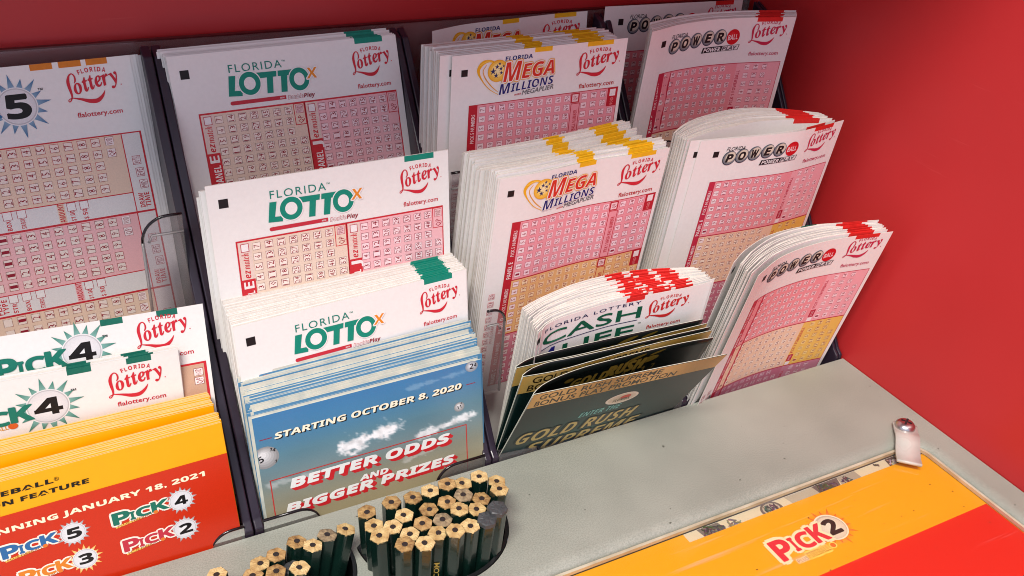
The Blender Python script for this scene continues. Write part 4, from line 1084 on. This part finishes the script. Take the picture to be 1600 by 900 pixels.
def pencil(x, y, z, base, kind, label, group, spin):
    o = bpy.data.objects.new('pencil', P_BODY); C.objects.link(o)
    top = Vector((x, y, z)); ax = (top - Vector(base)).normalized()
    o.location = top / 1000; o.rotation_euler = (ax.to_track_quat('Z', 'Y') @ Matrix.Rotation(spin, 3, 'Z').to_quaternion()).to_euler()
    tag(o, label, 'pencil', group)
    def ch(n, me):
        c = bpy.data.objects.new(n, me); C.objects.link(c); c.parent = o
        c.rotation_euler.z = math.pi / 3 * random.randrange(6)
        if n == 'lead': c.location = (random.uniform(-.0003, .0003), random.uniform(-.0003, .0003), 0)
    if kind == 'dip': ch('dipped_end', P_DIP)
    else:
        ch('wood_end', P_GRUB if kind == 'grub' else random.choice(P_ENDS)); ch('lead', P_LEAD)
    return o
RP = [[84.2, 227.7], [93.0, 226.5], [100.9, 226.5], [107.2, 225.7], [114.0, 226.2], [119.9, 225.5], [126.5, 225.6], [132.4, 223.4], [130.1, 216.7], [95.1, 220.4], [103.9, 219.6], [110.7, 219.4], [117.3, 219.6], [123.3, 217.7], [119.3, 213.1], [112.9, 213.7], [83.9, 219.9], [89.2, 216.2], [99.3, 214.0], [106.4, 213.5], [113.9, 207.3], [83.5, 213.0], [93.4, 211.5], [102.2, 208.3], [107.4, 205.2], [89.5, 206.1], [95.9, 204.2], [120.2, 207.0], [125.0, 208.4]]
KINDS_R = {19: 'grub', 27: 'dip', 28: 'dip', 12: 'grub'}
GR_R = 'pencils in the packed holder'; GR_L = 'pencils in the sparser holder'
for i, (x, y) in enumerate(RP):
    cx, cy = 110.0, 218.0
    kd = KINDS_R.get(i, 'wood')
    bx, by = cx + (x - cx) * .86, cy + (y - cy) * .80 + 1.0
    lab = {'wood': 'dark green hexagonal pencil with a clean cut wood end in the packed holder', 'grub': 'dark green pencil with a grey soiled wood end in the packed holder', 'dip': 'green pencil with a dark dipped blunt end at the right of the packed holder'}[kd]
    if i == 23: lab = 'dark green pencil lettered in gold down its side, front of the packed holder'
    hz = random.uniform(-1.6, 1.6); p = pencil(x + .0015 * x * hz / 20, y + hz * .25, 20.0 + hz, (bx + random.uniform(-1, 1), by, -50), kd, lab, GR_R if i != 23 else 'pencils in the packed holder', random.uniform(0, 1.05))
    if i == 23: P_LET = p
LP = [[76.1, 225.9], [69.6, 226.0], [63.7, 223.4], [59.3, 227.1], [51.6, 224.3], [45.8, 222.8], [49.5, 217.3], [56.9, 215.8], [55.8, 219.6], [32.3, 223.7], [42.5, 218.9]]
LK = {1: 'grub', 8: 'dip'}
for i, (x, y) in enumerate(LP):
    kd = LK.get(i, 'wood')
    lab = {'wood': 'dark green pencil with a cut wood end leaning in the sparser holder', 'grub': 'dark green pencil with a grey soiled end leaning in the sparser holder', 'dip': 'dark ended pencil standing lower in the sparser holder'}[kd]
    bx = 51 + (x - 51) * .55 - 4; by = 221 + (y - 221) * .7 - 3
    pencil(x, y, 15.6 if kd != 'dip' else 12, (max(bx, 27), by, -50), kd, lab, GR_L, random.uniform(0, 1.05))
class PencilSide:
    def at(s, u, v, off=0.0):
        a = math.radians(-92); r = PR * .90 + off
        return Vector((math.cos(a) * r - math.sin(a) * u, math.sin(a) * r + math.cos(a) * u, -v))
P_LET.rotation_euler = (Vector((P_LET.rotation_euler.to_matrix() @ Vector((0, 0, 1)))).to_track_quat('Z', 'Y')).to_euler()
k_ = Ink(); k_.text('.COM', .85, 19.5, 1.8, (196, 168, 80), 'r', w=8.4, rot=R90, off=.01); k_.text('FLALOTTERY', .85, 43, 1.8, (196, 168, 80), 'r', w=22, rot=R90, off=.01)
k_.build('lettering', PencilSide(), P_LET)

# ------------------------------------------------------------------ the framed sheet in the counter
F_D = Flat(-4.0); F_P = Flat(-3.2)
ds = box('banknote_sheet', 188, -26, -4.3, 321.4, 190.4, -4.0, M_PAPER); tag(ds, 'sheet printed with overlapping banknotes, showing as a strip above the yellow sheet', 'printed sheet')
k_ = Ink(); rnd = random.Random(3)
INKB = (70, 60, 62)
k_.rect(189, -190.3, 321, -178, (226, 214, 184))
def engr(x, y, a, b, rot, dens=26, dk=INKB):
    c, q = math.cos(rot), math.sin(rot)
    for i in range(dens):
        u0 = rnd.uniform(-a, a); v0 = rnd.uniform(-b, b); l = rnd.uniform(.5, 2.2); w = rnd.uniform(.12, .45); an = rnd.choice((.2, .9, -1.1, 1.6)) + rnd.uniform(-.3, .3)
        p = [(u0 - l * math.cos(an), v0 - l * math.sin(an)), (u0 + l * math.cos(an), v0 + l * math.sin(an))]
        p = [(max(-a, min(a, s)), max(-b, min(b, t))) for s, t in p]
        nx, ny = -math.sin(an) * w, math.cos(an) * w
        Q = [(p[0][0] + nx, p[0][1] + ny), (p[0][0] - nx, p[0][1] - ny), (p[1][0] - nx, p[1][1] - ny), (p[1][0] + nx, p[1][1] + ny)]
        k_.poly([(x + s * c - t * q, y + s * q + t * c) for s, t in Q], tuple(v + rnd.uniform(-20, 40) for v in dk), 2 + .01 * i)
def patch(pts, col, l=1): k_.poly([(x, -y) for x, y in pts], col, l)
patch([(203, 190.2), (213, 190.2), (216, 180), (205, 180)], (128, 118, 110)); engr(209, -186, 5, 3.6, .3, 70); engr(219, -186.5, 3, 2.5, .6, 26, (120, 108, 100))
k_.ellipse(238, -186.8, 5.2, 4.2, (112, 102, 96), 1, 26); k_.ellipse(238, -187.2, 4.0, 3.0, (190, 178, 160), 1.5, 22); engr(238, -187, 3, 2.4, 0, 30)
patch([(247, 190.2), (262, 190.2), (266, 180), (250, 180)], (190, 180, 160)); patch([(262, 190.2), (276, 190.2), (272, 180), (264, 180)], (112, 100, 98), 1.2); engr(268, -186, 5, 3.5, .2, 60)
patch([(276, 190.2), (286, 190.2), (287, 180), (274, 180)], (176, 166, 150), 1.1); engr(279, -187, 2, 2, .9, 16)
engr(290, -184.5, 2.2, 1.0, .4, 14); patch([(304, 190.2), (310, 190.2), (308, 180), (302, 180)], (92, 78, 76), 1.2); engr(306, -186, 2.4, 3.2, .3, 26, (190, 180, 165)); engr(316, -187.5, 2.6, 1.6, .7, 30); engr(298, -189, 1.2, .6, .5, 6)
k_.build('banknote_print', F_D, ds, step=.02, base=.03)
ys = box('yellow_strip_sheet', 80, -24, -3.9, 196.5, 190.2, -3.65, M_YCARD); tag(ys, 'brighter yellow sheet edge showing at the left of the banknote strip', 'printed sheet')
ps = box('poster_sheet', 84, -24, -3.5, 322.4, 185.6, -3.2, M_YCARD); tag(ps, 'large yellow and red sheet with a PICK 2 logo lying in the counter recess', 'poster')
k_ = Ink(); k_.rect(84.5, -152.6, 322, 23, (226, 34, 2)); k_.build('red_field', F_P, ps, base=.04)
k_ = Ink()
def glow(u, v, r0, r1, c0, c1, n=32):
    for i in range(n):
        a, b = 6.28318 * i / n, 6.28318 * (i + 1) / n
        k_.grad([(u + r0 * math.cos(a), v + r0 * math.sin(a)), (u + r1 * math.cos(a), v + r1 * math.sin(a)), (u + r1 * math.cos(b), v + r1 * math.sin(b)), (u + r0 * math.cos(b), v + r0 * math.sin(b))], [c0, c1, c1, c0], .5)
glow(252.2, -169.2, 4, 9.5, (236, 120, 40), (246, 176, 4))
rnd = random.Random(8)
for i in range(16):
    a = 6.28318 * (i + .5) / 16; r = 9.6 * rnd.uniform(.88, 1.12); b = .16
    k_.grad([(252.2 + 5.6 * math.cos(a - b), -169.2 + 5.6 * math.sin(a - b)), (252.2 + r * math.cos(a), -169.2 + r * math.sin(a)), (252.2 + 5.6 * math.cos(a + b), -169.2 + 5.6 * math.sin(a + b))], [(240, 150, 60), (214, 84, 10), (240, 150, 60)], 1)
k_.ellipse(252.2, -169.2, 6.9, 6.6, (250, 238, 214), 1.4, 40); k_.ellipse(252.2, -169.2, 6.3, 6.0, (198, 184, 170), 1.8, 40); k_.ellipse(252.2, -168.9, 5.9, 5.6, (244, 234, 214), 2.2, 40, rim=(222, 208, 188))
k_.text('2', 252.6, -165.7, 7.2, (40, 20, 18), 'b', w=5.8, anchor='c', layer=3, off=.03)
CR = (252, 236, 196)
for off, c, l in ((.13, CR, 3.2), (.02, (222, 44, 60), 4)):
    k_.text('P', 222.8, -163.2, 9.6, c, 'b', w=7.4, off=off, layer=l); k_.text('I', 231.2, -165.0, 6.6, c, 'b', w=2.0, off=off, layer=l)
    k_.text('C', 234.2, -164.6, 7.4, c, 'b', w=6.8, off=off, layer=l); k_.text('K', 241.6, -164.8, 8.2, c, 'b', w=6.9, off=off, layer=l)
k_.text('PLUS', 227.6, -160.2, 1.7, CR, 'b', w=5.0, off=.14, layer=3.4); k_.text('PLUS', 227.6, -160.2, 1.7, (150, 60, 30), 'b', w=5.0, layer=4)
k_.text('FIREBALL', 233.2, -160.2, 2.7, (252, 226, 110), 'r', w=10.6, off=.20, layer=3.4); k_.text('FIREBALL', 233.2, -160.2, 2.7, (196, 122, 16), 'b', w=10.6, layer=4.2)
k_.ellipse(246.0, -161.8, 1.7, 1.5, (252, 226, 110), 3.4, 16); k_.ellipse(246.0, -161.8, 1.2, 1.1, (226, 110, 20), 4, 16)
k_.build('game_logo', F_P, ps, base=.05, step=.02)
k_ = Ink()
for i in range(26):
    x, y = rnd.uniform(205, 318), -rnd.uniform(140, 184); q = rnd.uniform(.12, .5)
    k_.poly([(x + q * rnd.uniform(.5, 1.4) * math.cos(a), y + q * .6 * rnd.uniform(.5, 1.4) * math.sin(a)) for a in (0, 1.2, 2.5, 3.7, 5)], (90, 50, 16), 1)
k_.build('dirt_specks', F_P, ps, base=.06)
def cover():
    o = empty('clear_cover', (200, 80, -4)); tag(o, 'clear plastic cover sheet with pale worn edges over the yellow sheet', 'cover sheet')
    iv = Matrix.Translation(-o.location)
    def ring(P, z): return [(x, y, z) for x, y in P]
    P = rrect(PANEL[0] + .8, PANEL[1] + .8, PANEL[2] - .8, PANEL[3] - .8, 8.2); n = len(P)
    t = pydata('sheet', ring(P, -1.3), [tuple(range(n))], M_COVER, o); t.matrix_parent_inverse = iv
    Pi = rrect(PANEL[0] + 1.9, PANEL[1] + 1.9, PANEL[2] - 1.9, PANEL[3] - 1.9, 7.1)
    V = ring(P, -2.8) + ring(P, -1.2) + ring(Pi, -1.2) + ring(Pi, -2.8); F = []
    for a in range(3):
        for i in range(n): j = (i + 1) % n; F.append((a * n + i, a * n + j, (a + 1) * n + j, (a + 1) * n + i))
    e = pydata('worn_edge', V, F, mat('pale_worn_plastic', (206, 198, 176), 0.5, 0.4, 0.3, 120, col2=(180, 166, 138)), o); e.matrix_parent_inverse = iv
cover()

# plastic clip held by a screw
M_CLIP = mat('milky_plastic', (204, 201, 192), 0.35, 0.45, 0.05, 300)
M_CLIP.node_tree.nodes['Principled BSDF'].inputs['Transmission Weight'].default_value = .1
M_STEEL = mat('screw_steel', (200, 196, 196), 0.28, 0.5, metal=1.0)
cl = empty('holding_clip', (322, 197, 0)); tag(cl, 'white plastic clip screwed down beside the red wall, gripping the corner of the clear cover', 'clip')
iv = Matrix.Translation(-cl.location)
def clip():
    A = Vector((322.0, 197.0)); D = (Vector((306.5, 180.2)) - A).normalized(); Nn = Vector((-D.y, D.x))
    K_ = [(-4.5, 1.4), (-1, 1.4), (3.0, 1.7), (6.0, 2.4), (9.5, 2.0), (13, .6), (18.0, -.2), (22.5, .3)]
    prof = [(t, pw(smoothprof([((a + 4.5) / 27, z) for a, z in K_], 60), (t + 4.5) / 27)) for t in [-4.5 + 27 * i / 30 for i in range(31)]]
    V = []; F = []
    for t, z in prof:
        hw = 5.0 if t > -3 else 3.4
        for s in (-hw, hw):
            for dz in (0, 1.3): p = A + D * t + Nn * s; V.append((p.x, p.y, z + dz))
    for i in range(len(prof) - 1):
        a = i * 4; b = a + 4
        F += [(a + 1, a + 3, b + 3, b + 1), (a, b, b + 2, a + 2), (a, a + 1, b + 1, b), (a + 2, b + 2, b + 3, a + 3)]
    F += [(0, 2, 3, 1)]; a = (len(prof) - 1) * 4; F += [(a, a + 1, a + 3, a + 2)]
    o = pydata('tab', V, F, M_CLIP, cl, smooth=True); o.matrix_parent_inverse = iv
    
clip()
def screw():
    bm = bmesh.new(); rings = []; n = 28
    for r, z in ((4.4, 2.9), (4.4, 3.4), (4.0, 4.3), (3.2, 5.1), (2.0, 5.6), (.8, 5.75)):
        rings.append([bm.verts.new(((322 + r * math.cos(6.28318 * i / n)) / 1000, (197.6 + r * math.sin(6.28318 * i / n)) / 1000, z / 1000)) for i in range(n)])
    for A, B_ in zip(rings, rings[1:]):
        for i in range(n): f = bm.faces.new((A[i], A[(i + 1) % n], B_[(i + 1) % n], B_[i])); f.smooth = True
    bm.faces.new(rings[-1])
    o = from_bm('screw', bm, M_STEEL, cl); o.matrix_parent_inverse = iv
    V = []; F = []
    for rot in (.5, .5 + R90):
        c, q = math.cos(rot), math.sin(rot); k = len(V)
        for x, y in ((-2.3, -.45), (2.3, -.45), (2.3, .45), (-2.3, .45)): V.append((322 + x * c - y * q, 197.6 + x * q + y * c, 5.83 - .05 * (rot > 1)))
        F.append((k, k + 1, k + 2, k + 3))
    s = pydata('cross_slot', V, F, mat('slot_shadow', (60, 52, 54), .6, .3, metal=.5), o); s.matrix_parent_inverse = Matrix.Identity(4)
screw()
